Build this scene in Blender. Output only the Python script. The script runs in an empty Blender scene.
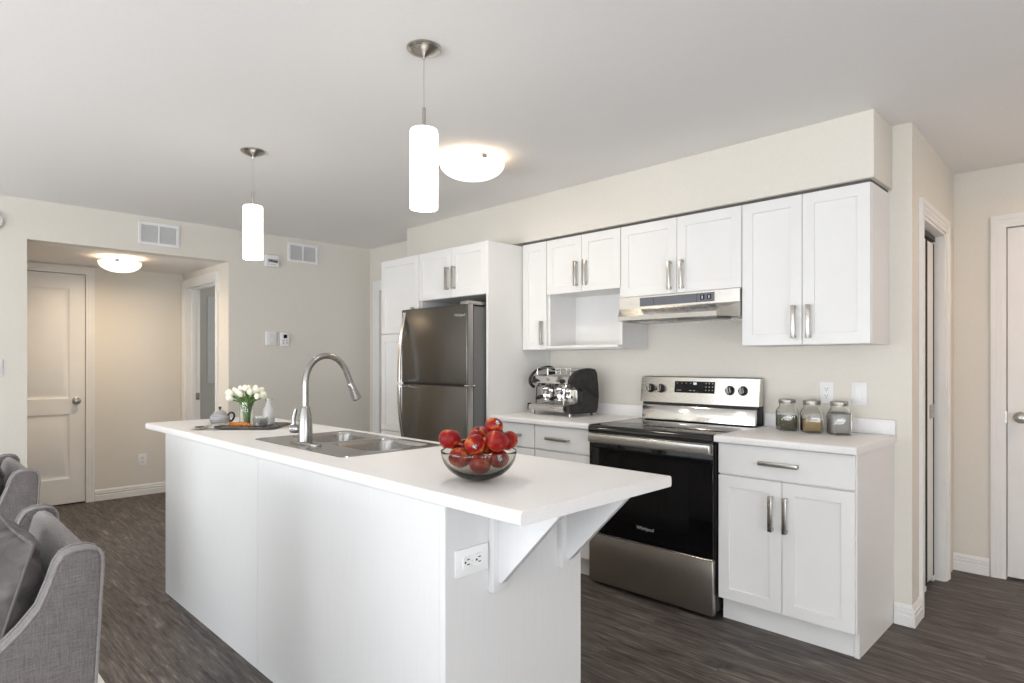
import bpy, bmesh, math, random
from mathutils import Vector, Matrix, Euler, noise
random.seed(7)
PI = math.pi
R = math.radians
SC = bpy.context.scene
COL = SC.collection

# ------------------------------------------------------------------ camera
cam_d = bpy.data.cameras.new('camera')
cam_d.sensor_width = 36.0
cam_d.lens = 621.0 / 1024.0 * 36.0
cam_d.shift_y = 20.5 / 1024.0
cam_d.clip_start = 0.05
cam = bpy.data.objects.new('camera', cam_d)
COL.objects.link(cam)
cam.location = (0, 0, 1.28)
cam.rotation_euler = (R(90), 0, R(45))
SC.camera = cam

# ------------------------------------------------------------------ world, daylight, exposure
SC.view_settings.view_transform = 'Standard'
SC.view_settings.look = 'None'
SC.view_settings.gamma = 1.0
SC.view_settings.use_curve_mapping = False
SC.view_settings.exposure = 0.0
w = bpy.data.worlds.new('world')
SC.world = w
w.use_nodes = True
bg = w.node_tree.nodes['Background']
bg.inputs[0].default_value = (0.86, 0.93, 1.0, 1)
bg.inputs[1].default_value = 2.0


def area(name, loc, rot, sx, sy, power, col):
    d = bpy.data.lights.new(name, 'AREA')
    d.shape = 'RECTANGLE'
    d.size, d.size_y = sx, sy
    d.energy = power
    d.color = col
    o = bpy.data.objects.new(name, d)
    COL.objects.link(o)
    o.location = loc
    o.rotation_euler = rot
    return o


def lamp(name, loc, power, col, radius=0.05):
    d = bpy.data.lights.new(name, 'POINT')
    d.energy = power
    d.color = col
    d.shadow_soft_size = radius
    o = bpy.data.objects.new(name, d)
    COL.objects.link(o)
    o.location = loc
    return o


DAY = (0.80, 0.91, 1.0)
# daylight entering through the windows of the living room side
area('daylight_sliding_window', (-3.3, -3.44, 1.2), (R(90), 0, 0), 2.6, 2.0, 22, DAY)
area('daylight_wide_window', (0.3, -3.44, 1.25), (R(90), 0, 0), 2.6, 1.9, 24, DAY)
area('daylight_side_window', (3.04, -0.6, 1.3), (R(90), 0, R(90)), 2.8, 1.9, 4, DAY)
area('daylight_bedroom_window', (-7.6, 3.1, 1.54), (R(90), 0, R(-90)), 0.8, 0.9, 5, DAY)
# upward fill lights added at the same windows to brighten the ceiling
FILL_COL = (0.97, 0.975, 1.0)
area('ceiling_fill_sliding_window', (-3.3, -3.40, 0.7), (R(140), 0, 0), 2.6, 1.0, 84, FILL_COL)
area('ceiling_fill_wide_window', (0.3, -3.40, 0.7), (R(140), 0, 0), 2.6, 1.0, 80, FILL_COL)
area('ceiling_fill_side_window', (3.0, -0.6, 0.7), (R(148), 0, R(90)), 2.8, 1.0, 96, FILL_COL)

# ------------------------------------------------------------------ materials
MATS = {}


def nd(nt, t, **kw):
    n = nt.nodes.new(t)
    for k, v in kw.items():
        setattr(n, k, v)
    return n


def mat(name, col, rough=0.5, metal=0.0, emis=None, es=0.0, trans=0.0, ior=1.45, coat=0.0, spec=0.5, sheen=0.0):
    m = bpy.data.materials.new(name)
    m.use_nodes = True
    b = m.node_tree.nodes['Principled BSDF']
    b.inputs['Base Color'].default_value = (*col, 1)
    b.inputs['Roughness'].default_value = rough
    b.inputs['Metallic'].default_value = metal
    b.inputs['Transmission Weight'].default_value = trans
    b.inputs['IOR'].default_value = ior
    b.inputs['Coat Weight'].default_value = coat
    b.inputs['Specular IOR Level'].default_value = spec
    b.inputs['Sheen Weight'].default_value = sheen
    if emis:
        b.inputs['Emission Color'].default_value = (*emis, 1)
        b.inputs['Emission Strength'].default_value = es
    MATS[name] = m
    return m


def noise_col(m, c1, c2, scale=(1, 1, 1), nscale=5.0, detail=4, lo=0.35, hi=0.65, bump=0.0, rough=None, dist=0.002):
    """procedural two-tone noise colour, optional bump and roughness variation"""
    nt = m.node_tree
    b = nt.nodes['Principled BSDF']
    tc = nd(nt, 'ShaderNodeTexCoord')
    mp = nd(nt, 'ShaderNodeMapping')
    mp.inputs['Scale'].default_value = scale
    nt.links.new(tc.outputs['Object'], mp.inputs['Vector'])
    n = nd(nt, 'ShaderNodeTexNoise')
    n.inputs['Scale'].default_value = nscale
    n.inputs['Detail'].default_value = detail
    nt.links.new(mp.outputs['Vector'], n.inputs['Vector'])
    cr = nd(nt, 'ShaderNodeValToRGB')
    cr.color_ramp.elements[0].position = lo
    cr.color_ramp.elements[0].color = (*c1, 1)
    cr.color_ramp.elements[1].position = hi
    cr.color_ramp.elements[1].color = (*c2, 1)
    nt.links.new(n.outputs['Fac'], cr.inputs['Fac'])
    nt.links.new(cr.outputs['Color'], b.inputs['Base Color'])
    if bump:
        bp = nd(nt, 'ShaderNodeBump')
        bp.inputs['Strength'].default_value = bump
        bp.inputs['Distance'].default_value = dist
        nt.links.new(n.outputs['Fac'], bp.inputs['Height'])
        nt.links.new(bp.outputs['Normal'], b.inputs['Normal'])
    if rough:
        mr = nd(nt, 'ShaderNodeMapRange')
        mr.inputs['To Min'].default_value = rough[0]
        mr.inputs['To Max'].default_value = rough[1]
        nt.links.new(n.outputs['Fac'], mr.inputs['Value'])
        nt.links.new(mr.outputs['Result'], b.inputs['Roughness'])
    return m


M_wall = noise_col(mat('wall_paint', (.76, .73, .665), .85), (.758, .720, .648), (.772, .734, .662), nscale=60, bump=.05, dist=.001)
M_ceil = noise_col(mat('ceiling_paint', (.8, .79, .77), .9), (.89, .872, .855), (.905, .887, .87), nscale=80, bump=.08, dist=.001)
M_trim = noise_col(mat('trim_paint', (.84, .83, .81), .4), (.83, .82, .80), (.85, .84, .82), nscale=8)
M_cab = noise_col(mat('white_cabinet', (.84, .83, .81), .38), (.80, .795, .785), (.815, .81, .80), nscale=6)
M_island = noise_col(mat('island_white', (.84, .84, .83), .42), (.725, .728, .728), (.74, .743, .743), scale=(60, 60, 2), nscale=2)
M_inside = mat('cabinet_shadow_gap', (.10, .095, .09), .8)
M_lam = noise_col(mat('laminate', (.85, .83, .82), .32), (.825, .812, .806), (.87, .862, .858), scale=(1, 1.6, 1), nscale=170, detail=6, lo=.36, hi=.62)
M_nickel = noise_col(mat('brushed_nickel', (.50, .48, .45), .28, 1.0), (.46, .44, .41), (.52, .50, .47), scale=(1, 1, 40), nscale=8, rough=(.22, .36))
M_handle = mat('handle_steel', (.74, .73, .71), .25, 1.0)
M_edge = mat('door_edge_steel', (.42, .40, .38), .3, 1.0)
M_faucet = noise_col(mat('faucet_nickel', (.36, .35, .34), .24, 1.0), (.33, .325, .315), (.38, .37, .36), scale=(1, 1, 30), nscale=8, rough=(.20, .30))
M_steel = noise_col(mat('stainless', (.66, .64, .61), .28, 1.0), (.62, .60, .565), (.66, .64, .605), scale=(6, 6, 400), nscale=4, rough=(.24, .30))
M_drawer = noise_col(mat('drawer_stainless', (.50, .47, .44), .3, 1.0), (.44, .41, .375), (.48, .445, .41), scale=(400, 6, 4), nscale=4, rough=(.27, .33))
M_fridge = noise_col(mat('fridge_stainless', (.14, .135, .125), .3, 1.0), (.136, .130, .120), (.148, .142, .131), scale=(6, 6, 500), nscale=4, rough=(.27, .30))
M_fside = mat('fridge_side_grey', (.17, .17, .175), .45, .3)
M_sink = noise_col(mat('sink_stainless', (.62, .60, .58), .3, 1.0), (.36, .35, .335), (.44, .43, .415), scale=(6, 300, 6), nscale=4, lo=.1, hi=.9, rough=(.24, .27))
M_chrome = mat('chrome', (.78, .77, .75), .12, 1.0)
M_black = mat('black_plastic', (.012, .012, .013), .38)
M_blackglass = mat('black_glass', (.003, .003, .0035), .05, spec=.3)
M_cooktop = mat('cooktop_glass', (.006, .006, .007), .07, coat=.3)
M_ring = mat('burner_ring', (.10, .10, .10), .3)
M_panelgrey = mat('hood_panel_grey', (.13, .14, .16), .4)
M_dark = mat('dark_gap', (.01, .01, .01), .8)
M_filter = noise_col(mat('hood_filter', (.25, .25, .24), .4, .8), (.12, .12, .12), (.3, .3, .29), nscale=180, detail=0)
M_white = mat('white_plastic', (.86, .86, .86), .35)
M_offwhite = mat('offwhite_plastic', (.78, .77, .75), .4)
M_slot = mat('slot_dark', (.03, .03, .03), .6)
M_vent = mat('vent_shadow', (.50, .50, .50), .6)
M_shade = mat('opal_glass_shade', (.95, .93, .9), .3, emis=(1, .93, .85), es=3.0)
M_dome = mat('opal_glass_dome', (.95, .93, .9), .3, emis=(1, .88, .72), es=1.5)
M_glass = mat('clear_glass', (.97, .98, .97), .02, trans=1.0, ior=1.45)
M_bowl = mat('smoky_glass', (.93, .93, .90), .01, trans=1.0, ior=1.42)
_nt = M_bowl.node_tree
_va = nd(_nt, 'ShaderNodeVolumeAbsorption')
_va.inputs['Color'].default_value = (.50, .46, .36, 1)
_va.inputs['Density'].default_value = 70
_nt.links.new(_va.outputs[0], _nt.nodes['Material Output'].inputs['Volume'])
M_pane = mat('window_pane', (1, 1, 1), .0, trans=1.0, ior=1.02)
M_black_matte = noise_col(mat('espresso_side', (.02, .02, .02), .5), (.016, .016, .016), (.03, .03, .028), nscale=30)
M_copper = mat('copper_badge', (.55, .25, .15), .3, .8)
M_ceramic = noise_col(mat('grey_ceramic', (.30, .30, .31), .3), (.22, .22, .23), (.42, .42, .43), scale=(1, 1, 9), nscale=7)
M_leaf = noise_col(mat('stem_green', (.09, .2, .04), .5), (.06, .15, .03), (.15, .27, .06), nscale=40)
M_petal = noise_col(mat('white_petal', (.86, .85, .74), .6), (.80, .81, .62), (.90, .89, .82), nscale=25)
M_milk = mat('milk', (.9, .9, .89), .4)
M_water = mat('vase_water', (.9, .95, .9), .0, trans=1.0, ior=1.33)
M_tray = noise_col(mat('slate_tray', (.10, .09, .085), .35), (.07, .065, .06), (.14, .125, .115), nscale=30)
M_linen = noise_col(mat('linen_napkin', (.55, .49, .42), .9), (.66, .61, .52), (.78, .73, .64), nscale=160, bump=.2)
M_orange = noise_col(mat('orange_slice', (.75, .25, .03), .5), (.62, .17, .015), (.85, .36, .06), nscale=60)
M_stone = noise_col(mat('apple_sticker', (.3, .3, .3), .5), (.05, .09, .13), (.62, .66, .68), nscale=9, detail=0, lo=.47, hi=.53)
M_stem = mat('apple_stem', (.12, .07, .03), .7)
M_herb = noise_col(mat('dried_herb', (.12, .12, .05), .9), (.06, .055, .025), (.22, .20, .10), nscale=220, detail=1, bump=.8)
M_lentil = noise_col(mat('golden_grain', (.4, .26, .09), .8), (.28, .17, .05), (.48, .33, .13), nscale=260, detail=1, bump=.8)
M_oats = noise_col(mat('pale_flakes', (.42, .40, .38), .9), (.36, .34, .33), (.50, .48, .46), nscale=260, detail=1, bump=.4)
M_lid = noise_col(mat('tin_lid', (.36, .34, .32), .38, 1.0), (.33, .31, .29), (.45, .43, .40), nscale=40)
M_rug = noise_col(mat('cream_rug', (.8, .78, .73), .95), (.74, .72, .67), (.84, .82, .77), nscale=200, bump=.4)
M_leg = noise_col(mat('dark_leg_wood', (.05, .035, .025), .4), (.04, .028, .02), (.07, .05, .035), nscale=12)
M_lightplate = mat('display_glow', (.02, .02, .02), .2, emis=(.7, .85, 1), es=.8)
M_mark = mat('mark_grey', (.50, .50, .50), .5)
M_logo = mat('logo_silver', (.5, .5, .5), .4, .3)


def fabric(name, c1, c2, sc=320, sheen=.25):
    m = mat(name, c1, .95, sheen=sheen)
    nt = m.node_tree
    b = nt.nodes['Principled BSDF']
    tc = nd(nt, 'ShaderNodeTexCoord')
    fac = []
    for s in ((1, 14, 14), (14, 14, 1), (14, 1, 14)):
        mp = nd(nt, 'ShaderNodeMapping')
        mp.inputs['Scale'].default_value = s
        nt.links.new(tc.outputs['Object'], mp.inputs['Vector'])
        n = nd(nt, 'ShaderNodeTexNoise')
        n.inputs['Scale'].default_value = sc / 14
        n.inputs['Detail'].default_value = 3
        nt.links.new(mp.outputs['Vector'], n.inputs['Vector'])
        fac.append(n.outputs['Fac'])
    a = nd(nt, 'ShaderNodeMath', operation='ADD')
    nt.links.new(fac[0], a.inputs[0])
    nt.links.new(fac[1], a.inputs[1])
    a2 = nd(nt, 'ShaderNodeMath', operation='ADD')
    nt.links.new(a.outputs[0], a2.inputs[0])
    nt.links.new(fac[2], a2.inputs[1])
    cr = nd(nt, 'ShaderNodeValToRGB')
    cr.color_ramp.elements[0].position = .36
    cr.color_ramp.elements[0].color = (*c1, 1)
    cr.color_ramp.elements[1].position = .64
    cr.color_ramp.elements[1].color = (*c2, 1)
    d3 = nd(nt, 'ShaderNodeMath', operation='DIVIDE')
    nt.links.new(a2.outputs[0], d3.inputs[0])
    d3.inputs[1].default_value = 3
    nt.links.new(d3.outputs[0], cr.inputs['Fac'])
    nt.links.new(cr.outputs['Color'], b.inputs['Base Color'])
    bp = nd(nt, 'ShaderNodeBump')
    bp.inputs['Strength'].default_value = .25
    bp.inputs['Distance'].default_value = .001
    nt.links.new(d3.outputs[0], bp.inputs['Height'])
    nt.links.new(bp.outputs['Normal'], b.inputs['Normal'])
    return m


M_fab = fabric('grey_tweed', (.10, .088, .087), (.215, .196, .194))
M_piping = fabric('grey_piping', (.19, .175, .173), (.28, .262, .26))
M_velvet = noise_col(mat('grey_velvet', (.26, .245, .24), .8, sheen=.12), (.075, .066, .063), (.135, .123, .119), nscale=9, detail=3, bump=1.0, dist=.02)


def floor_material():
    m = mat('vinyl_plank', (.08, .07, .065), .42, spec=.3)
    nt = m.node_tree
    b = nt.nodes['Principled BSDF']
    tc = nd(nt, 'ShaderNodeTexCoord')
    br = nd(nt, 'ShaderNodeTexBrick')
    br.inputs['Scale'].default_value = 1.0
    br.inputs['Brick Width'].default_value = 1.22
    br.inputs['Row Height'].default_value = .18
    br.inputs['Mortar Size'].default_value = .0016
    br.inputs['Mortar Smooth'].default_value = .3
    br.inputs['Bias'].default_value = 0
    br.inputs['Color1'].default_value = (.15, .15, .15, 1)
    br.inputs['Color2'].default_value = (.85, .85, .85, 1)
    br.inputs['Mortar'].default_value = (0, 0, 0, 1)
    br.offset = .37
    nt.links.new(tc.outputs['Object'], br.inputs['Vector'])
    # each plank shifts the grain
    mul = nd(nt, 'ShaderNodeVectorMath', operation='SCALE')
    mul.inputs['Scale'].default_value = 7.0
    nt.links.new(br.outputs['Color'], mul.inputs[0])
    add = nd(nt, 'ShaderNodeVectorMath', operation='ADD')
    nt.links.new(tc.outputs['Object'], add.inputs[0])
    nt.links.new(mul.outputs['Vector'], add.inputs[1])
    mp = nd(nt, 'ShaderNodeMapping')
    mp.inputs['Scale'].default_value = (4.0, 75, 1)
    nt.links.new(add.outputs['Vector'], mp.inputs['Vector'])
    n = nd(nt, 'ShaderNodeTexNoise')
    n.inputs['Scale'].default_value = 1.5
    n.inputs['Detail'].default_value = 10
    n.inputs['Roughness'].default_value = .74
    n.inputs['Distortion'].default_value = .5
    nt.links.new(mp.outputs['Vector'], n.inputs['Vector'])
    # broader weathered patches
    mp2 = nd(nt, 'ShaderNodeMapping')
    mp2.inputs['Scale'].default_value = (1.6, 11, 1)
    nt.links.new(add.outputs['Vector'], mp2.inputs['Vector'])
    nb_ = nd(nt, 'ShaderNodeTexNoise')
    nb_.inputs['Scale'].default_value = 2.0
    nb_.inputs['Detail'].default_value = 5
    nb_.inputs['Distortion'].default_value = 1.2
    nt.links.new(mp2.outputs['Vector'], nb_.inputs['Vector'])
    av = nd(nt, 'ShaderNodeMath', operation='MULTIPLY_ADD')
    nt.links.new(nb_.outputs['Fac'], av.inputs[0])
    av.inputs[1].default_value = .40
    half_ = nd(nt, 'ShaderNodeMath', operation='MULTIPLY')
    nt.links.new(n.outputs['Fac'], half_.inputs[0])
    half_.inputs[1].default_value = .64
    nt.links.new(half_.outputs[0], av.inputs[2])
    cr = nd(nt, 'ShaderNodeValToRGB')
    e = cr.color_ramp.elements
    e[0].position = .38
    e[0].color = (.018, .014, .012, 1)
    e[1].position = .70
    e[1].color = (.36, .32, .29, 1)
    x = e.new(.50)
    x.color = (.086, .074, .067, 1)
    x = e.new(.58)
    x.color = (.135, .117, .106, 1)
    nt.links.new(av.outputs[0], cr.inputs['Fac'])
    # plank to plank tone
    mx = nd(nt, 'ShaderNodeMix', data_type='RGBA', blend_type='MULTIPLY')
    mx.inputs[0].default_value = .55
    nt.links.new(cr.outputs['Color'], mx.inputs[6])
    mr = nd(nt, 'ShaderNodeMapRange')
    mr.inputs['To Min'].default_value = .80
    mr.inputs['To Max'].default_value = 1.2
    sep = nd(nt, 'ShaderNodeSeparateColor')
    nt.links.new(br.outputs['Color'], sep.inputs[0])
    nt.links.new(sep.outputs[0], mr.inputs['Value'])
    nt.links.new(mr.outputs['Result'], mx.inputs[7])
    nt.links.new(mx.outputs[2], b.inputs['Base Color'])
    r2 = nd(nt, 'ShaderNodeMapRange')
    r2.inputs['To Min'].default_value = .55
    r2.inputs['To Max'].default_value = .36
    nt.links.new(n.outputs['Fac'], r2.inputs['Value'])
    nt.links.new(r2.outputs['Result'], b.inputs['Roughness'])
    bp = nd(nt, 'ShaderNodeBump')
    bp.inputs['Strength'].default_value = .25
    bp.inputs['Distance'].default_value = .002
    nt.links.new(n.outputs['Fac'], bp.inputs['Height'])
    nt.links.new(bp.outputs['Normal'], b.inputs['Normal'])
    return m


M_floor = floor_material()


def apple_material():
    m = mat('apple_skin', (.5, .03, .03), .38, spec=.3)
    nt = m.node_tree
    b = nt.nodes['Principled BSDF']
    tc = nd(nt, 'ShaderNodeTexCoord')
    oi = nd(nt, 'ShaderNodeObjectInfo')
    add = nd(nt, 'ShaderNodeVectorMath', operation='ADD')
    nt.links.new(tc.outputs['Object'], add.inputs[0])
    sc = nd(nt, 'ShaderNodeMath', operation='MULTIPLY')
    sc.inputs[1].default_value = 40
    nt.links.new(oi.outputs['Random'], sc.inputs[0])
    nt.links.new(sc.outputs[0], add.inputs[1])
    n = nd(nt, 'ShaderNodeTexNoise')
    n.inputs['Scale'].default_value = 1.1
    n.inputs['Detail'].default_value = 2
    nt.links.new(add.outputs['Vector'], n.inputs['Vector'])
    mp = nd(nt, 'ShaderNodeMapping')
    mp.inputs['Scale'].default_value = (1, 1, .10)
    nt.links.new(add.outputs['Vector'], mp.inputs['Vector'])
    n2 = nd(nt, 'ShaderNodeTexNoise')
    n2.inputs['Scale'].default_value = 7
    n2.inputs['Detail'].default_value = 4
    nt.links.new(mp.outputs['Vector'], n2.inputs['Vector'])
    mx = nd(nt, 'ShaderNodeMath', operation='MULTIPLY_ADD')
    nt.links.new(n2.outputs['Fac'], mx.inputs[0])
    mx.inputs[1].default_value = .28
    nt.links.new(n.outputs['Fac'], mx.inputs[2])
    cr = nd(nt, 'ShaderNodeValToRGB')
    e = cr.color_ramp.elements
    e[0].position = .55
    e[0].color = (.20, .004, .006, 1)
    e[1].position = .86
    e[1].color = (.50, .16, .028, 1)
    x = e.new(.68)
    x.color = (.29, .012, .008, 1)
    nt.links.new(mx.outputs[0], cr.inputs['Fac'])
    nt.links.new(cr.outputs['Color'], b.inputs['Base Color'])
    return m


M_apple = apple_material()

# ------------------------------------------------------------------ mesh helpers


def box(bm, x0, x1, y0, y1, z0, z1, bev=0.0, seg=2):
    v = [bm.verts.new(p) for p in ((x0, y0, z0), (x1, y0, z0), (x1, y1, z0), (x0, y1, z0),
                                   (x0, y0, z1), (x1, y0, z1), (x1, y1, z1), (x0, y1, z1))]
    fs = [bm.faces.new([v[i] for i in q]) for q in ((3, 2, 1, 0), (4, 5, 6, 7), (0, 1, 5, 4), (1, 2, 6, 5), (2, 3, 7, 6), (3, 0, 4, 7))]
    if bev:
        es = list({e for f in fs for e in f.edges})
        bmesh.ops.bevel(bm, geom=es, offset=bev, segments=seg, affect='EDGES', profile=.5)
    return v


def prism(bm, pts, axis, a0, a1, bev=0.0, seg=2):
    def P(p, a):
        return {'x': (a, p[0], p[1]), 'y': (p[0], a, p[1]), 'z': (p[0], p[1], a)}[axis]
    A = [bm.verts.new(P(p, a0)) for p in pts]
    B = [bm.verts.new(P(p, a1)) for p in pts]
    n = len(pts)
    fs = [bm.faces.new(A), bm.faces.new(B[::-1])]
    for i in range(n):
        fs.append(bm.faces.new((A[i], B[i], B[(i + 1) % n], A[(i + 1) % n])))
    bmesh.ops.recalc_face_normals(bm, faces=fs)
    if bev:
        es = list(set(fs[0].edges) | set(fs[1].edges))
        bmesh.ops.bevel(bm, geom=es, offset=bev, segments=seg, affect='EDGES', profile=.5)


def loft(bm, loops, cap0=True, cap1=True, closed=True):
    L = [[bm.verts.new(p) for p in lp] for lp in loops]
    n = len(L[0])
    for a, b in zip(L, L[1:]):
        for i in range(n if closed else n - 1):
            j = (i + 1) % n
            bm.faces.new((a[i], a[j], b[j], b[i]))
    if cap0:
        bm.faces.new(L[0][::-1])
    if cap1:
        bm.faces.new(L[-1])
    return L


def lathe(bm, prof, c=(0, 0, 0), n=32, mtx=None, cap0=True, cap1=True):
    loops = []
    for r, z in prof:
        r = max(r, 1e-4)
        lp = []
        for i in range(n):
            a = 2 * PI * i / n
            p = Vector((r * math.cos(a), r * math.sin(a), z))
            if mtx:
                p = mtx @ p
            lp.append(p + Vector(c))
        loops.append(lp)
    return loft(bm, loops, cap0, cap1)


def tube(bm, pts, r, n=10, closed=False):
    pts = [Vector(p) for p in pts]
    m = len(pts)
    rr = r if isinstance(r, (list, tuple)) else [r] * m
    tang = []
    for i in range(m):
        a = pts[i - 1] if (i > 0 or closed) else pts[0]
        b = pts[(i + 1) % m] if (i < m - 1 or closed) else pts[-1]
        tang.append((b - a).normalized())
    up = Vector((0, 0, 1)) if abs(tang[0].z) < .9 else Vector((1, 0, 0))
    nrm = tang[0].cross(up).normalized()
    loops = []
    for i in range(m):
        t = tang[i]
        nrm = (nrm - t * nrm.dot(t)).normalized()
        bi = t.cross(nrm)
        loops.append([pts[i] + (nrm * math.cos(2 * PI * k / n) + bi * math.sin(2 * PI * k / n)) * rr[i] for k in range(n)])
    if closed:
        loops.append(loops[0])
        L = loft(bm, loops, False, False)
        bmesh.ops.remove_doubles(bm, verts=[v for lp in (L[0], L[-1]) for v in lp], dist=1e-6)
    else:
        loft(bm, loops)


def rrect(x0, x1, y0, y1, r, n=5):
    out = []
    for cx, cy, a0 in ((x1 - r, y1 - r, 0), (x0 + r, y1 - r, 90), (x0 + r, y0 + r, 180), (x1 - r, y0 + r, 270)):
        for i in range(n + 1):
            a = R(a0 + 90 * i / n)
            out.append((cx + r * math.cos(a), cy + r * math.sin(a)))
    return out


def smoothpath(pts, k=6):
    """Catmull-Rom through points"""
    P = [Vector(p) for p in pts]
    P = [P[0] * 2 - P[1]] + P + [P[-1] * 2 - P[-2]]
    out = []
    for i in range(1, len(P) - 2):
        for j in range(k):
            t = j / k
            a, b, c, d = P[i - 1], P[i], P[i + 1], P[i + 2]
            out.append(.5 * ((2 * b) + (c - a) * t + (2 * a - 5 * b + 4 * c - d) * t * t + (3 * b - a - 3 * c + d) * t ** 3))
    out.append(P[-2])
    return out


def BM():
    return bmesh.new()


def obj(name, bm, material, parent=None, world=False, angle=35, recalc=True, kind=None):
    if recalc:
        bmesh.ops.recalc_face_normals(bm, faces=bm.faces)
    if world and parent is not None:
        top = parent
        while top.parent:
            top = top.parent
        bmesh.ops.translate(bm, verts=bm.verts, vec=-Vector(top.location))
    me = bpy.data.meshes.new(name)
    bm.to_mesh(me)
    bm.free()
    for p in me.polygons:
        p.use_smooth = True
    me.set_sharp_from_angle(angle=R(angle))
    me.materials.append(material)
    o = bpy.data.objects.new(name, me)
    COL.objects.link(o)
    if parent is not None:
        o.parent = parent
    if kind:
        o['kind'] = kind
    return o


def thing(name, label, cat, loc=(0, 0, 0), rotz=0, group=None):
    o = bpy.data.objects.new(name, None)
    o.empty_display_size = .05
    COL.objects.link(o)
    o.location = loc
    o.rotation_euler = (0, 0, rotz)
    tag(o, label, cat, group)
    return o


def tag(o, label, cat, group=None):
    o['label'] = label
    o['category'] = cat
    if group:
        o['group'] = group
    return o


def struct(name, bm, m, parent=None, **kw):
    return obj(name, bm, m, parent, kind=None if parent else 'structure', **kw)


def copy_tree(o, parent=None):
    c = o.copy()
    COL.objects.link(c)
    if parent is not None:
        c.parent = parent
    for ch in list(o.children):
        copy_tree(ch, c)
    return c


def dup(src, loc, label, rotz=None):
    c = copy_tree(src)
    c.location = loc
    if rotz is not None:
        c.rotation_euler = (0, 0, rotz)
    c['label'] = label
    return c


def text_mesh(name, body, size, mtx, material, parent, depth=.0006, squash=1.0):
    cu = bpy.data.curves.new(name, 'FONT')
    cu.body = body
    cu.size = size
    cu.extrude = depth
    cu.align_x = 'CENTER'
    cu.align_y = 'CENTER'
    t = bpy.data.objects.new(name, cu)
    COL.objects.link(t)
    bpy.context.view_layer.update()
    me = bpy.data.meshes.new_from_object(t.evaluated_get(bpy.context.evaluated_depsgraph_get()))
    bpy.data.objects.remove(t)
    me.transform(mtx @ Matrix.Diagonal((squash, 1, 1, 1)))
    me.materials.clear()
    me.materials.append(material)
    o = bpy.data.objects.new(name, me)
    COL.objects.link(o)
    o.parent = parent
    return o


FACE_NEG_Y = Matrix.Rotation(R(90), 4, 'X')     # text lying in XY stands up, facing -Y

# ------------------------------------------------------------------ room shell
ZC = 2.44
XL = -5.56
XA = -6.75
AY = 2.075         # side wall of the alcove
W = 3.49          # kitchen wall
YF = 4.65         # far hallway wall
XE = 3.2
YS = -3.6
XR0, XR1 = -.755, -.785   # face of the wall return, slightly out of square


def xr(y):
    return XR0 + (XR1 - XR0) * (y - W) / (YF - W)


bm = BM()
box(bm, -8, XE + .12, YS - .12, 6, -.06, 0)
struct('floor', bm, M_floor)
bm = BM()
box(bm, -8, XE + .12, YS - .12, 6, ZC, ZC + .1)
struct('ceiling', bm, M_ceil)

# wall with the alcove opening
bm = BM()
box(bm, XL - .12, XL, YS, .684, 0, ZC)
box(bm, XL - .12, XL, .684, AY, 2.155, ZC)
box(bm, XL - .12, XL, AY, W + .12, 0, ZC)
struct('wall_left', bm, M_wall)
bm = BM()
box(bm, XA, XL - .12, .40, AY, 2.155, 2.26)
struct('ceiling_alcove', bm, M_ceil)
bm = BM()
box(bm, XA - .12, XA, .28, .535, 0, ZC)
box(bm, XA - .12, XA, .535, 1.255, 2.075, ZC)
box(bm, XA - .12, XA - .06, .535, 1.255, 0, 2.075)  # unseen plug behind the door, added to stop light leaking under it
box(bm, XA - .12, XA, 1.255, AY + .12, 0, ZC)
struct('wall_alcove_back', bm, M_wall)
bm = BM()
box(bm, XA, XL - .12, .28, .40, 0, ZC)
struct('wall_alcove_side', bm, M_wall)
DX0, DX1, DZ = -6.675, -5.85, 2.03
bm = BM()
box(bm, XA, DX0, AY, AY + .12, 0, ZC)
box(bm, DX0, DX1, AY, AY + .12, DZ, ZC)
box(bm, DX1, XL - .12, AY, AY + .12, 0, ZC)
struct('wall_alcove_right', bm, M_wall)

# bedroom seen through the alcove doorway
bm = BM()
BY0, BY1, BZ0, BZ1 = 2.70, 3.5, 1.10, 1.98
box(bm, -7.82, -7.7, AY + .12, BY0, 0, ZC)
box(bm, -7.82, -7.7, BY1, 4.6, 0, ZC)
box(bm, -7.82, -7.7, BY0, BY1, 0, BZ0)
box(bm, -7.82, -7.7, BY0, BY1, BZ1, ZC)
box(bm, -7.7, XL - .12, 4.6, 4.72, 0, ZC)
box(bm, -7.7, XA - .12, AY, AY + .12, 0, ZC)
struct('wall_bedroom', bm, M_wall)


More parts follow.
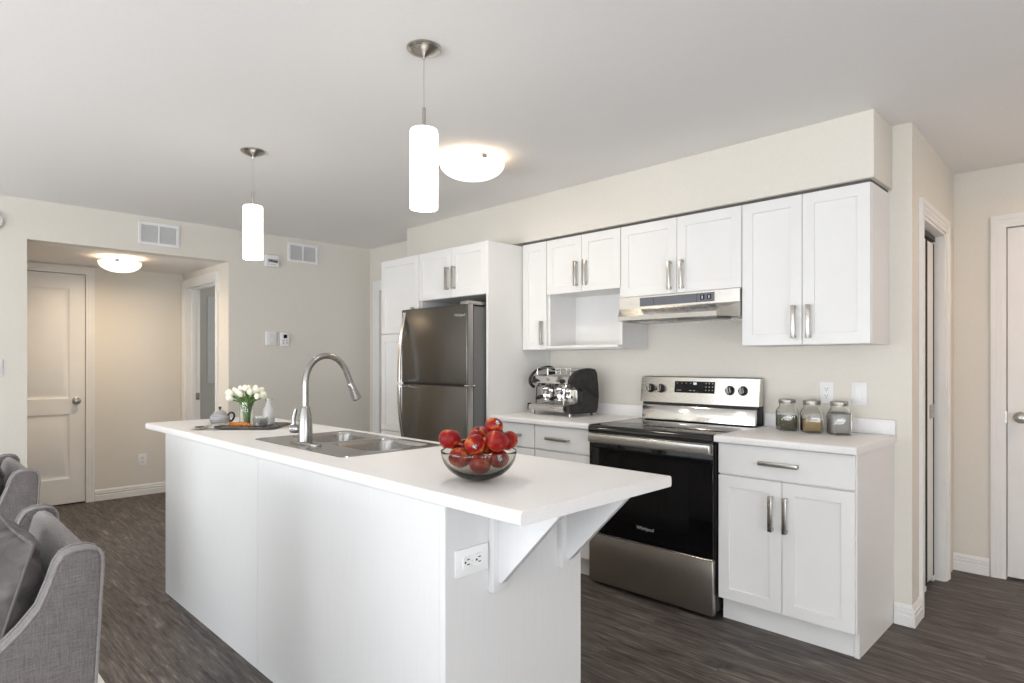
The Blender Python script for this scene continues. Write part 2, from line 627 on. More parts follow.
def window(name, axis, at, a0, a1, z0, z1, inward, fr=.05, bars=1):
    """frame + pane + casing. axis 'x': the window lies in a plane of constant x"""
    bm = BM()
    d0, d1 = at - .03, at + .03

    def b(u0, u1, za, zb, e0=d0, e1=d1):
        if axis == 'x':
            box(bm, e0, e1, u0, u1, za, zb)
        else:
            box(bm, u0, u1, e0, e1, za, zb)
    b(a0, a0 + fr, z0, z1)
    b(a1 - fr, a1, z0, z1)
    b(a0 + fr, a1 - fr, z0, z0 + fr)
    b(a0 + fr, a1 - fr, z1 - fr, z1)
    for i in range(bars):
        c = a0 + (a1 - a0) * (i + 1) / (bars + 1)
        b(c - fr / 2, c + fr / 2, z0 + fr, z1 - fr)
    s = at + inward * .06
    e0, e1 = sorted((s, s + inward * .018))
    for q in ((a0 - .07, a0 + .005, z0 - .07, z1 + .07), (a1 - .005, a1 + .07, z0 - .07, z1 + .07),
              (a0 + .005, a1 - .005, z0 - .07, z0 + .005), (a0 + .005, a1 - .005, z1 - .005, z1 + .07)):
        b(*q, e0, e1)
    o = struct(name, bm, M_trim)
    bm = BM()
    if axis == 'x':
        box(bm, at - .003, at + .003, a0 + fr, a1 - fr, z0 + fr, z1 - fr)
    else:
        box(bm, a0 + fr, a1 - fr, at - .003, at + .003, z0 + fr, z1 - fr)
    obj('pane', bm, M_pane, o)
    return o


window('window_1', 'x', -7.76, BY0, BY1, BZ0, BZ1, 1, bars=0)

# kitchen wall, with a doorway beside the pantry
KX0, KX1 = -5.38, -4.58
bm = BM()
box(bm, XL, KX0, W, W + .12, 0, ZC)
box(bm, KX0, KX1, W, W + .12, 2.0, ZC)
box(bm, KX0, KX1, W + .095, W + .12, 0, 2.0)  # hidden backing added behind the door to keep outside light out
box(bm, KX1, XR0, W, W + .12, 0, ZC)
struct('wall_back', bm, M_wall)
bm = BM()
box(bm, -4.475, -.838, 3.178, W, 2.128, ZC, .004)
struct('wall_soffit', bm, M_wall)

# wall return with closet opening, and the far wall
CY0, CY1, CZ = 3.72, 4.355, 2.03
bm = BM()


def skew(bm):
    for v in bm.verts:
        if v.co.y > W:
            v.co.x += xr(v.co.y) - XR0


box(bm, XR0 - .12, XR0, W + .12, CY0, 0, ZC)
box(bm, XR0 - .12, XR0, CY0, CY1, CZ, ZC)
box(bm, XR0 - .12, XR0, CY1, YF, 0, ZC)
skew(bm)
struct('wall_right_return', bm, M_wall)
bm = BM()
box(bm, -1.6, -1.5, W + .12, YF, 0, ZC)
struct('wall_closet', bm, M_wall)
RX0, RX1 = -.528, .25
bm = BM()
box(bm, -1.6, RX0, YF, YF + .12, 0, ZC)
box(bm, RX0, RX1, YF, YF + .12, 2.075, ZC)
box(bm, RX0, RX1, YF + .065, YF + .12, 0, 2.075)  # unseen backing added to block light from the door gap
box(bm, RX1, XE, YF, YF + .12, 0, ZC)
struct('wall_far_hall', bm, M_wall)
# living room side
S1 = (-4.6, -2.0, .15, 2.2)
S2 = (-1.0, 1.6, .3, 2.2)
bm = BM()
box(bm, XL, S1[0], YS - .12, YS, 0, ZC)
box(bm, S1[1], S2[0], YS - .12, YS, 0, ZC)
box(bm, S2[1], XE, YS - .12, YS, 0, ZC)
for s in (S1, S2):
    box(bm, s[0], s[1], YS - .12, YS, 0, s[2])
    box(bm, s[0], s[1], YS - .12, YS, s[3], ZC)
struct('wall_front', bm, M_wall)
E1 = (-2.0, .8, .35, 2.2)
bm = BM()
box(bm, XE, XE + .12, YS, E1[0], 0, ZC)
box(bm, XE, XE + .12, E1[1], YF, 0, ZC)
box(bm, XE, XE + .12, E1[0], E1[1], 0, E1[2])
box(bm, XE, XE + .12, E1[0], E1[1], E1[3], ZC)
struct('wall_right', bm, M_wall)
window('window_2', 'y', YS - .06, *S1, 1)
window('window_3', 'y', YS - .06, *S2, 1)
window('window_4', 'x', XE + .06, *E1, -1)

# baseboards (stepped profile)


def base_prof(s=1):
    return [(0, 0), (.016, 0), (.016, .050), (.0115, .053), (.0115, .058), (.014, .062), (.014, .072), (.009, .076), (.009, .081), (.011, .085), (.009, .095), (.003, .103), (0, .103)]


bm = BM()
prism(bm, [(XA + a, b) for a, b in base_prof()], 'y', 1.323, AY)
struct('baseboard_alcove', bm, M_trim)
bm = BM()
prism(bm, [(W - a, b) for a, b in base_prof()], 'x', -.829, XR0)
struct('baseboard_back', bm, M_trim)
bm = BM()
prism(bm, [(XR0 + a, b) for a, b in base_prof()], 'y', W - .014, CY0 - .078)
skew(bm)
struct('baseboard_return', bm, M_trim)
bm = BM()
prism(bm, [(YF - a, b) for a, b in base_prof()], 'x', XR1, RX0 - .078)
struct('baseboard_far_hall', bm, M_trim)
bm = BM()
prism(bm, [(XL + a, b) for a, b in base_prof()], 'y', AY, W)
struct('baseboard_left', bm, M_trim)

# casings (profiled strips) : list of boxes with a stepped back band


CAS = ((0, 0), (0, .010), (.008, .012), (.022, .012), (.024, .0145), (.044, .0145), (.046, .018), (1, .018), (1, 0))


def _casing(bm, u0, u1, z1, wd, P):
    """mitred casing: profile of (distance from the opening, thickness) swept up, over and down"""
    prof = [(wd if o == 1 else o, t) for o, t in CAS]
    loops = [[P(u0 - o, t, 0) for o, t in prof], [P(u0 - o, t, z1 + o) for o, t in prof],
             [P(u1 + o, t, z1 + o) for o, t in prof], [P(u1 + o, t, 0) for o, t in prof]]
    loft(bm, loops)


def casing_x(bm, x, y0, y1, z1, s, wd=.07):
    """around an opening in a plane of constant x, facing s"""
    _casing(bm, y0, y1, z1, wd, lambda u, t, z: (x + s * t, u, z))


def casing_y(bm, y, x0, x1, z1, s, wd=.07):
    _casing(bm, x0, x1, z1, wd, lambda u, t, z: (u, y + s * t, z))


def panel_door(axis, at, a0, a1, z0, z1, s, th=.036):
    """two raised panel door face; axis as above; face at 'at' looking towards s"""
    bm = BM()
    o, w_ = [], a1 - a0
    st = .115
    rails = [(z0, z0 + .22), (z0 + .80, z0 + .94), (z1 - .13, z1)]

    def b(u0, u1, za, zb, d0, d1):
        d0, d1 = sorted((at - s * d0, at - s * d1))
        if axis == 'x':
            box(bm, d0, d1, u0, u1, za, zb)
        else:
            box(bm, u0, u1, d0, d1, za, zb)

    def P(u, d, z):
        return (at - s * d, u, z) if axis == 'x' else (u, at - s * d, z)
    b(a0, a1, z0, z1, .012, th)
    b(a0, a0 + st, z0, z1, 0, .012)
    b(a1 - st, a1, z0, z1, 0, .012)
    for ra, rb in rails:
        b(a0 + st, a1 - st, ra, rb, 0, .012)
    for za, zb in ((rails[0][1], rails[1][0]), (rails[1][1], rails[2][0])):
        u0, u1 = a0 + st, a1 - st
        rings = []
        for ins, d in ((.0, .0), (.006, .004), (.018, .011), (.030, .011), (.056, .002)):
            rings.append([P(u0 + ins, d, za + ins), P(u1 - ins, d, za + ins), P(u1 - ins, d, zb - ins), P(u0 + ins, d, zb - ins)])
        loft(bm, rings, False, True)
    return bm


def knob(parent, axis, at, u, z, s):
    bm = BM()
    mt = Matrix.Rotation(R(90) * s, 4, 'Y') if axis == 'x' else Matrix.Rotation(R(90) * (-s), 4, 'X')
    pr = [(.001, 0), (.032, 0), (.034, .004), (.028, .009), (.011, .012), (.011, .028), (.017, .034), (.027, .046), (.028, .054), (.022, .063), (.010, .067), (.001, .068)]
    c = (at, u, z) if axis == 'x' else (u, at, z)
    lathe(bm, pr, c, 24, mt)
    return obj('doorknob', bm, M_nickel, parent)


# alcove door
d1 = obj('door_1', panel_door('x', XA - .012, .538, 1.252, .012, 2.07, 1), M_trim, kind='structure')
knob(d1, 'x', XA - .012, 1.185, .93, 1)
bm = BM()
box(bm, XA - .016, XA + .002, 1.2525, 1.2635, .895, .965)
obj('latch_plate', bm, M_nickel, d1)
bm = BM()
casing_x(bm, XA, .535, 1.255, 2.075, 1, .065)
struct('trim_1', bm, M_trim)
# alcove doorway: jamb lining, casing and strike plate
bm = BM()
casing_y(bm, AY, DX0, DX1, DZ, -1, .062)
y0, y1 = AY - .004, AY + .13
box(bm, DX0, DX0 + .018, y0, y1, 0, DZ)
box(bm, DX1 - .018, DX1, y0, y1, 0, DZ)
box(bm, DX0 + .018, DX1 - .018, y0, y1, DZ - .018, DZ)
box(bm, DX0 + .018, DX0 + .03, AY + .05, AY + .085, 0, DZ - .018)
box(bm, DX0 + .03, DX1 - .018, AY + .05, AY + .085, DZ - .03, DZ - .018)
t2 = struct('trim_2', bm, M_trim)
bm = BM()
box(bm, DX0 + .018, DX0 + .021, AY + .09, AY + .124, .90, .97)
obj('strike_plate', bm, M_nickel, t2)
# doorway beside the pantry
bm = BM()
casing_y(bm, W, KX0, KX1, 2.0, -1, .10)
struct('trim_3', bm, M_trim)
d3 = obj('door_3', panel_door('y', W + .05, KX0 + .003, KX1 - .003, .012, 1.996, -1), M_trim, kind='structure')
# far hall door
d2 = obj('door_2', panel_door('y', YF + .014, RX0 + .004, RX1 - .004, .014, 2.07, -1), M_trim, kind='structure')
knob(d2, 'y', YF + .014, -.463, .955, -1)
bm = BM()
box(bm, RX0 - .006, RX0 + .004, YF - .014, YF + .012, .92, .99)
obj('latch_plate', bm, M_nickel, d2)
bm = BM()
casing_y(bm, YF, RX0, RX1, 2.075, -1, .072)
struct('trim_4', bm, M_trim)
# closet opening
bm = BM()
casing_x(bm, XR0, CY0, CY1, CZ, 1, .075)
box(bm, XR0 - .13, XR0 + .004, CY0, CY0 + .016, 0, CZ)
box(bm, XR0 - .13, XR0 + .004, CY1 - .016, CY1, 0, CZ)
box(bm, XR0 - .13, XR0 + .004, CY0 + .016, CY1 - .016, CZ - .016, CZ)
skew(bm)
t5 = struct('trim_5', bm, M_trim)
bm = BM()
box(bm, XR0 - .100, XR0 - .045, CY0 + .018, CY1 - .018, CZ - .045, CZ - .017)
skew(bm)
obj('door_track', bm, M_black, t5)
bm = BM()
box(bm, XR0 - .092, XR0 - .050, CY0 + .02, 4.100, .03, CZ - .06, .003, 1)
box(bm, XR0 - .092, XR0 - .050, 4.112, 4.305, .03, CZ - .06, .003, 1)
skew(bm)
d4 = obj('door_4', bm, M_trim, kind='structure')
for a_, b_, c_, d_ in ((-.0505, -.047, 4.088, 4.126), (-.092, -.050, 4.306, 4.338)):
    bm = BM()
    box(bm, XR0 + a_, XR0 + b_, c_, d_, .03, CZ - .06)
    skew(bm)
    obj('gap_shade_strip', bm, M_dark, d4)  # black strip standing in for the shade in the leaf gaps
bm = BM()
box(bm, XR0 - .080, XR0 - .046, 4.20, 4.315, .955, 1.035, .002, 1)
skew(bm)
obj('latch', bm, M_nickel, d4)
for yy in (4.06, 4.30):
    bm = BM()
    box(bm, XR0 - .085, XR0 - .045, yy, yy + .03, 0, .03, .003, 1)
    skew(bm)
    obj('floor_guide', bm, M_white, d4)

# ------------------------------------------------------------------ cabinet helpers


def shaker(name, parent, x0, x1, z0, z1, yf, m=M_cab, th=.019, fw=.055, s=-1):
    """shaker door/drawer front whose face is at y=yf looking towards s (y)"""
    g = .0015
    x0, x1, z0, z1 = x0 + g, x1 - g, z0 + g, z1 - g
    bm = BM()

    def ring(ins, d):
        y = yf - s * d
        return [(x0 + ins, y, z0 + ins), (x1 - ins, y, z0 + ins), (x1 - ins, y, z1 - ins), (x0 + ins, y, z1 - ins)]
    loops = [ring(0, th), ring(0, .0015), ring(.0015, 0)]
    if fw:
        loops += [ring(fw, 0), ring(fw + .002, .0055), ring(fw + .004, .006)]
    loft(bm, loops)
    return obj(name, bm, m, parent, world=True, angle=20)


def pull(parent, x, z, yf, vertical=True, ln=.165, s=-1):
    """flat bar pull on two square posts"""
    bm = BM()
    h = ln / 2
    a, b = sorted((yf + s * .020, yf + s * .032))
    c, d = sorted((yf, yf + s * .022))
    if vertical:
        box(bm, x - .0100, x + .0100, a, b, z - h, z + h, .0022)
        for q in (-1, 1):
            box(bm, x - .0075, x + .0075, c, d, z + q * (h - .009) - .007, z + q * (h - .009) + .007, .001, 1)
    else:
        box(bm, x - h, x + h, a, b, z - .0100, z + .0100, .0022)
        for q in (-1, 1):
            box(bm, x + q * (h - .009) - .007, x + q * (h - .009) + .007, c, d, z - .0075, z + .0075, .001, 1)
    return obj('handle', bm, M_nickel, parent, world=True)


def carcass(bm, x0, x1, yf, yb, z0, z1, t=.016):
    box(bm, x0, x1, yf, yb, z0, z1, .0008, 1)


# ------------------------------------------------------------------ wall cabinets
UF = 3.185   # door faces
UB = UF + .0195
UT, UL = 2.112, 1.365


def wall_cab(name, label, x0, x1, z0, doors, handle_at):
    t = thing(name, label, 'cabinet', ((x0 + x1) / 2, W, z0), group=None)
    bm = BM()
    carcass(bm, x0, x1, UB, W - .001, z0, UT)
    obj('carcass', bm, M_cab, t, world=True)
    for (a, b), hx in zip(doors, handle_at):
        d = shaker('door', t, a, b, z0, UT, UF)
        pull(d, hx, z0 + .115 if z0 < 1.5 else z0 + .105, UF)
    return t


wall_cab('wall_cabinet', 'narrow white wall cabinet with one door, against the tall refrigerator panel', -3.082, -2.852, UL, [(-3.08, -2.852)], [-2.885])
# open shelf unit below two short doors
t = thing('microwave_cabinet', 'white wall cabinet with two short doors above an open box shelf', 'cabinet', (-2.545, W, UL))
bm = BM()
MZ = 1.742
box(bm, -2.85, -2.238, UB, W - .001, MZ, UT)
box(bm, -2.85, -2.832, UB, W - .001, UL + .018, MZ)
box(bm, -2.256, -2.238, UB, W - .001, UL + .018, MZ)
box(bm, -2.85, -2.238, UB, W - .001, UL, UL + .018)
box(bm, -2.832, -2.256, W - .012, W - .001, UL + .018, MZ)
obj('carcass', bm, M_cab, t, world=True)
bm = BM()
box(bm, -2.85, -2.238, UB - .045, UB, UL + .006, UL + .024, .003)
obj('shelf_lip', bm, M_cab, t, world=True)
for a, b, hx in ((-2.85, -2.545, -2.583), (-2.545, -2.238, -2.507)):
    d = shaker('door', t, a, b, MZ - .004, UT, UF)
    pull(d, hx, 1.86, UF)
wall_cab('wall_cabinet', 'white two-door wall cabinet directly above the range hood', -2.236, -1.466, 1.675, [(-2.236, -1.85), (-1.85, -1.466)], [-1.888, -1.812])
wall_cab('wall_cabinet', 'tall white two-door wall cabinet above the three glass jars', -1.464, -.852, UL, [(-1.464, -1.157), (-1.157, -.853)], [-1.192, -1.122])

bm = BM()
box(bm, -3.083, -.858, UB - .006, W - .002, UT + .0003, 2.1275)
struct('soffit_gap_shade', bm, M_inside)  # dark strip added as the shade between wall cabinets and soffit

# ------------------------------------------------------------------ tall units
TF = 2.86
TB = TF + .0195
t = thing('pantry_cabinet', 'tall white pantry cabinet standing beside the refrigerator', 'cabinet', (-4.13, 3.2, 0))
bm = BM()
box(bm, -4.385, -3.872, TB, W - .001, .10, 2.105)
box(bm, -4.385, -3.872, TB + .05, W - .001, 0, .10)
obj('carcass', bm, M_cab, t, world=True)
for z0, z1, hz in ((1.507, 2.105, 1.62), (.725, 1.503, 1.39), (.105, .721, .60)):
    d = shaker('door', t, -4.385, -3.872, z0, z1, TF)
    pull(d, -3.93, hz, TF)
t = thing('refrigerator_cabinet', 'white refrigerator surround with two small doors over it and a full-height panel', 'cabinet', (-3.48, 3.2, 0))
bm = BM()
box(bm, -3.870, -3.087, TB, W - .001, 1.745, 2.105)
box(bm, -3.870, -3.854, TB, W - .001, 0, 1.745)
obj('carcass', bm, M_cab, t, world=True)
bm = BM()
box(bm, -3.106, -3.086, TF - .002, W - .001, 0, 2.105, .001, 1)
obj('end_panel', bm, M_cab, t, world=True)
for a, b, hx in ((-3.869, -3.478, -3.515), (-3.478, -3.107, -3.441)):
    d = shaker('door', t, a, b, 1.745, 2.105, TF)
    pull(d, hx, 1.885, TF)

# ------------------------------------------------------------------ refrigerator
FX0, FX1, FF = -3.866, -3.122, 2.70
t = thing('refrigerator', 'dark stainless refrigerator with freezer door on top and bowed handles', 'refrigerator', (-3.487, 3.08, 0))
bm = BM()
box(bm, -3.842, FX1 - .006, FF + .066, 3.44, .03, 1.655, .006)
obj('body', bm, M_fside, t, world=True)
SPL = 1.122
for nm, z0, z1, up in (('freezer_door', SPL + .006, 1.668, True), ('fresh_food_door', .07, SPL - .006, False)):
    bm = BM()
    box(bm, FX0, FX1, FF, FF + .014, z0, z1, .006, 3)
    d = obj(nm, bm, M_fridge, t, world=True)
    bm = BM()
    box(bm, FX0 + .0005, FX1 - .0005, FF + .0105, FF + .056, z0 + .001, z1 - .001, .003, 2)
    obj('door_edge', bm, M_edge, d, world=True)
    # bowed handle, widest stand-off next to the split
    bm = BM()
    L = []
    n = 20
    for i in range(n + 1):
        s = i / n
        zz = (SPL + .012 + s * .512) if up else (SPL - .012 - s * .46)
        off = .072 * math.cos(s * PI / 2) ** .8 if s < .999 else .0
        off = max(off, .006)
        th = .014 if off > .016 else max(off - .001, .003)
        xc = FX0 + .058 - .020 * s
        hw = .016
        yo = FF - off
        L.append([(xc - hw, yo + th, zz), (xc - hw, yo + .004, zz), (xc - hw + .004, yo, zz), (xc + hw - .004, yo, zz), (xc + hw, yo + .004, zz), (xc + hw, yo + th, zz)])
    loft(bm, L)
    zf = SPL + .020 if up else SPL - .020
    box(bm, FX0 + .056, FX0 + .076, FF - .058, FF, zf - .008, zf + .008, .002, 1)
    obj('handle', bm, M_handle, d, world=True)
bm = BM()
box(bm, FX0 + .01, FX1 - .004, FF + .006, FF + .06, SPL - .007, SPL + .007)
obj('split_gasket', bm, M_black, t, world=True)
bm = BM()
box(bm, FX1 - .022, FX1 + .008, FF - .006, FF + .07, SPL - .005, SPL + .005, .002, 1)
obj('middle_hinge', bm, M_chrome, t, world=True)
bm = BM()
box(bm, FX1 - .085, FX1 - .002, FF + .01, FF + .19, 1.664, 1.69, .006)
obj('hinge_cover', bm, M_nickel, t, world=True)
bm = BM()
box(bm, -3.84, FX1 - .01, FF + .05, FF + .08, 0, .07)
obj('kick_grille', bm, M_black, t, world=True)
fl = text_mesh('logo', 'Whirlpool', .026, Matrix.Translation(Vector((FX1 - .075, FF - .0008, 1.595)) - Vector(t.location)) @ FACE_NEG_Y, M_logo, [c for c in t.children if c.name.startswith('freezer')][0])

# ------------------------------------------------------------------ base cabinets
BF = 2.90
BB = BF + .0195
BT = .884


def base_cab(label, x0, x1, end=False, hsplit=True, drawer_handle=None, name='base_cabinet'):
    t = thing(name, label, 'cabinet', ((x0 + x1) / 2, 3.2, 0))
    bm = BM()
    box(bm, x0, x1 - (.019 if end else 0), BB, W - .001, .112, BT - .0005)
    obj('carcass', bm, M_cab, t, world=True)
    bm = BM()
    box(bm, x0, x1 - (.019 if end else 0), 2.957, 2.975, 0, .112)
    obj('toe_kick', bm, M_cab, t, world=True)
    if end:
        bm = BM()
        prism(bm, [(2.948, 0), (W - .001, 0), (W - .001, BT - .0005), (BB - .004, BT - .0005), (BB - .004, .112), (2.948, .112)], 'x', x1 - .019, x1, .0006, 1)
        obj('end_panel', bm, M_cab, t, world=True)
    d = shaker('drawer_front', t, x0, x1 - .003, .731, BT - .002, BF, fw=0)
    pull(d, drawer_handle if drawer_handle else (x0 + x1) / 2, .806, BF, False, .18)
    if hsplit:
        mid = (x0 + x1) / 2
        for a, b, hx in ((x0, mid, mid - .045), (mid, x1 - .003, mid + .02)):
            dd = shaker('door', t, a, b, .115, .725, BF)
            pull(dd, hx, .576, BF)
    else:
        dd = shaker('door', t, x0, x1 - .003, .115, .725, BF)
        pull(dd, x0 + .045, .576, BF)
    return t


base_cab('white base cabinet with one wide drawer over two doors, under the glass jars', -1.455, -.832, True, drawer_handle=-1.155)
base_cab('white base cabinet with a drawer, in the corner against the refrigerator panel', -3.083, -2.696, hsplit=False, drawer_handle=-2.90)
base_cab('white base cabinet with a drawer, tight against the black range', -2.694, -2.243, hsplit=False, drawer_handle=-2.495)

# worktops


def counter_prof(y0, y1, z0, z1, r=.012, both=False):
    p = []
    for i in range(7):
        a = R(180 - 90 * i / 6)
        p.append((y0 + r + r * math.cos(a), z1 - r + r * math.sin(a)))
    if both:
        for i in range(7):
            a = R(90 - 90 * i / 6)
            p.append((y1 - r + r * math.cos(a), z1 - r + r * math.sin(a)))
        for i in range(5):
            a = R(-90 * i / 4)
            p.append((y1 - r * .6 + r * .6 * math.cos(a), z0 + r * .6 + r * .6 * math.sin(a)))
    else:
        p += [(y1, z1), (y1, z0)]
    for i in range(5):
        a = R(270 - 90 * i / 4)
        p.append((y0 + r * .6 + r * .6 * math.cos(a), z0 + r * .6 + r * .6 * math.sin(a)))
    return p


for x0, x1, lab in ((-1.462, -.822, 'short white laminate worktop holding the three glass jars'),
                    (-3.084, -2.242, 'white laminate worktop holding the espresso machine')):
    t = thing('countertop', lab, 'countertop', ((x0 + x1) / 2, 3.2, .885))
    bm = BM()
    prism(bm, counter_prof(2.868, W - .001, .885, .92), 'x', x0, x1)
    obj('slab', bm, M_lam, t, world=True)
    bm = BM()
    box(bm, x0, x1, W - .02, W - .001, .9202, .995, .003)
    obj('backsplash', bm, M_lam, t, world=True)

# ------------------------------------------------------------------ range
GX0, GX1 = -2.237, -1.464
t = thing('range', 'black and stainless freestanding electric range with glass cooktop', 'stove', (-1.85, 3.15, 0))
bm = BM()
box(bm, GX0 + .003, GX1 - .003, 2.902, 3.465, .03, .872, .002, 1)
for x in (GX0 + .04, GX1 - .08):
    for y in (2.95, 3.38):
        box(bm, x, x + .04, y, y + .04, 0, .03)
obj('body', bm, M_black, t, world=True)
bm = BM()
prism(bm, [(2.858, .884), (2.862, .874), (3.44, .874), (3.44, .917), (2.886, .919), (2.872, .916), (2.862, .906)], 'x', GX0 + .004, GX1 - .004)
ct = obj('cooktop', bm, M_cooktop, t, world=True)
for cx, cy, r in ((-2.03, 3.02, .105), (-1.66, 3.02, .085), (-2.03, 3.27, .075), (-1.66, 3.27, .105)):
    bm = BM()
    n = 48
    for ra, rb in ((r, r - .003), (r * .62, r * .62 - .003)):
        lathe(bm, [(rb, 0), (ra, 0), (ra, .0006), (rb, .0006), (rb, 0)], (cx, cy, .9185), n, None, False, False)
    obj('burner_ring', bm, M_ring, ct, world=True)
# oven door
bm = BM()
box(bm, GX0 + .004, GX1 - .002, 2.868, 2.90, .303, .872, .004)
d = obj('oven_door', bm, M_blackglass, t, world=True)
bm = BM()
box(bm, GX0 + .13, GX1 - .13, 2.8668, 2.8688, .40, .76)
obj('oven_window', bm, mat('oven_window_glass', (.004, .004, .0045), .05, spec=.3), d, world=True)
bm = BM()
box(bm, GX0 + .016, GX1 - .006, 2.836, 2.856, .824, .870, .005, 3)
for x in (GX0 + .03, GX1 - .06):
    box(bm, x, x + .03, 2.85, 2.87, .83, .862, .002, 1)
obj('handle', bm, M_steel, d, world=True)
bm = BM()
box(bm, GX0 + .004, GX1 - .002, 2.8662, 2.8685, .818, .872)
obj('trim_band', bm, M_steel, d, world=True)
text_mesh('logo', 'Whirlpool', .026, Matrix.Translation(Vector((-1.855, 2.8672, .382)) - Vector(t.location)) @ FACE_NEG_Y, M_logo, d)
bm = BM()
box(bm, GX0 + .004, GX1 - .002, 2.866, 2.90, .020, .296, .005)
obj('storage_drawer', bm, M_drawer, t, world=True)
bm = BM()
box(bm, GX0 + .004, GX1 - .002, 2.8645, 2.8675, .292, .2985, .0006, 1)
obj('drawer_trim', bm, M_chrome, t, world=True)
# backguard
bm = BM()
prism(bm, [(3.405, 1.03), (3.47, 1.03), (3.47, 1.187), (3.432, 1.187), (3.424, 1.183)], 'x', GX0 - .002, GX1 - .004, .003)
bgd = obj('backguard', bm, M_steel, t, world=True)
bm = BM()
box(bm, GX0 + .006, GX1 - .006, 3.44, 3.474, .92, 1.19, .004)
obj('backguard_rear', bm, M_black, t, world=True)
bm = BM()
prism(bm, [(3.392, .925), (3.44, .925), (3.44, 1.012), (3.404, 1.012), (3.396, 1.0)], 'x', GX0 + .02, GX1 - .02, .002)
obj('riser', bm, M_chrome, t, world=True)
bm = BM()
box(bm, GX0 + .016, GX1 - .016, 3.412, 3.45, 1.010, 1.032)
obj('vent_slot', bm, M_black, t, world=True)
tilt = math.atan2(.019, .153)


def bg_y(z):
    return 3.405 + (z - 1.03) * .019 / .153


bm = BM()
box(bm, -1.998, -1.735, -.0015, .001, -.035, .035, .0005, 1)
mt = Matrix.Translation((0, bg_y(1.128), 1.128)) @ Matrix.Rotation(-tilt, 4, 'X')
bmesh.ops.transform(bm, matrix=mt, verts=bm.verts)
dp = obj('display', bm, M_blackglass, bgd, world=True)
def dot(x, z, a, b):
    bm = BM()
    y = bg_y(z) - .0022
    box(bm, x - a, x + a, y - .0003, y + .0003, z - b, z + b)
    return obj('button_mark', bm, M_mark, dp, world=True)


for i in range(5):
    dot(-1.98 + i * .03, 1.152, .004, .0012)
for i in range(3):
    for j in range(3):
        dot(-1.79 + i * .021, 1.152 - j * .02, .003, .003)
for x in (-1.975, -1.96, -1.89, -1.865):
    dot(x, 1.108, .007, .0014)
c_ = dot(-1.862, 1.150, .011, .007)
c_.name = 'clock'
c_.data.materials[0] = M_lightplate
for x in (-2.166, -2.093, -1.64, -1.562):
    z = 1.115
    mt = Matrix.Rotation(-tilt, 4, 'X') @ Matrix.Rotation(R(90), 4, 'X')
    bm = BM()
    lathe(bm, [(.001, 0), (.0275, 0), (.0275, .006), (.023, .008), (.021, .022), (.018, .025), (.001, .025)], (x, bg_y(z), z), 28, mt)
    k = obj('knob', bm, M_black, bgd, world=True)
    bm = BM()
    for sx in (-1, 1):
        box(bm, sx * .010 - .0016, sx * .010 + .0016, -.0262, -.0242, -.0155, .0155)
    box(bm, -.0028, .0028, -.034, -.024, -.021, .021, .0012, 1)
    bmesh.ops.transform(bm, matrix=Matrix.Translation((x, bg_y(z), z)) @ Matrix.Rotation(-tilt, 4, 'X') @ Matrix.Rotation(R(-12), 4, 'Y'), verts=bm.verts)
    obj('grip', bm, M_nickel, k, world=True)

# ------------------------------------------------------------------ range hood
t = thing('range_hood', 'stainless under-cabinet range hood with grey control strip above the range', 'range hood', (-1.85, W, 1.5))
HX0, HX1 = -2.234, -1.468
bm = BM()
# canopy: straight band, then a visor flaring out with bevelled ends
inset = .072
L = []
for (yf, z, ins) in ((3.168, 1.672, 0), (3.168, 1.602, 0), (3.05, 1.548, inset), (3.047, 1.524, inset)):
    L.append([(HX0 + (0 if z > 1.6 else 0), W - .002, z), (HX0, 3.172, z), (HX0 + ins + .0, yf, z), (HX1 - ins, yf, z), (HX1, 3.172, z), (HX1, W - .002, z)])
loft(bm, L, True, False)
# underside rim
Lr = [[(HX0, W - .002, 1.524), (HX0, 3.172, 1.524), (HX0 + inset, 3.047, 1.524), (HX1 - inset, 3.047, 1.524), (HX1, 3.172, 1.524), (HX1, W - .002, 1.524)],
      [(HX0 + .02, W - .02, 1.524), (HX0 + .02, 3.18, 1.524), (HX0 + inset + .01, 3.065, 1.524), (HX1 - inset - .01, 3.065, 1.524), (HX1 - .02, 3.18, 1.524), (HX1 - .02, W - .02, 1.524)],
      [(HX0 + .02, W - .02, 1.57), (HX0 + .02, 3.18, 1.57), (HX0 + inset + .01, 3.075, 1.55), (HX1 - inset - .01, 3.075, 1.55), (HX1 - .02, 3.18, 1.57), (HX1 - .02, W - .02, 1.57)]]
loft(bm, Lr, False, True)
bmesh.ops.remove_doubles(bm, verts=bm.verts, dist=1e-5)
obj('canopy', bm, M_steel, t, world=True, angle=18)
bm = BM()
box(bm, -2.085, -1.610, 3.1655, 3.169, 1.612, 1.662, .0006, 1)
cp = obj('control_strip', bm, M_panelgrey, t, world=True)
for x in (-1.680, -1.640):
    bm = BM()
    box(bm, x - .013, x + .013, 3.163, 3.167, 1.624, 1.652, .002)
    sw = obj('rocker_switch', bm, M_black, cp, world=True)
    bm = BM()
    box(bm, x - .002, x + .002, 3.162, 3.1635, 1.63, 1.646)
    obj('mark', bm, M_white, sw, world=True)
for x in (-1.99, -1.715):
    bm = BM()
    box(bm, x - .001, x + .001, 3.1648, 3.167, 1.612, 1.662)
    obj('strip_seam', bm, M_black, cp, world=True)
bm = BM()
box(bm, -2.10, -1.85, 3.2, 3.44, 1.535, 1.552, .003, 1)
obj('grease_filter', bm, M_filter, t, world=True)
bm = BM()
box(bm, -1.80, -1.56, 3.10, 3.26, 1.516, 1.545, .006)
obj('lamp_lens', bm, M_filter, t, world=True)

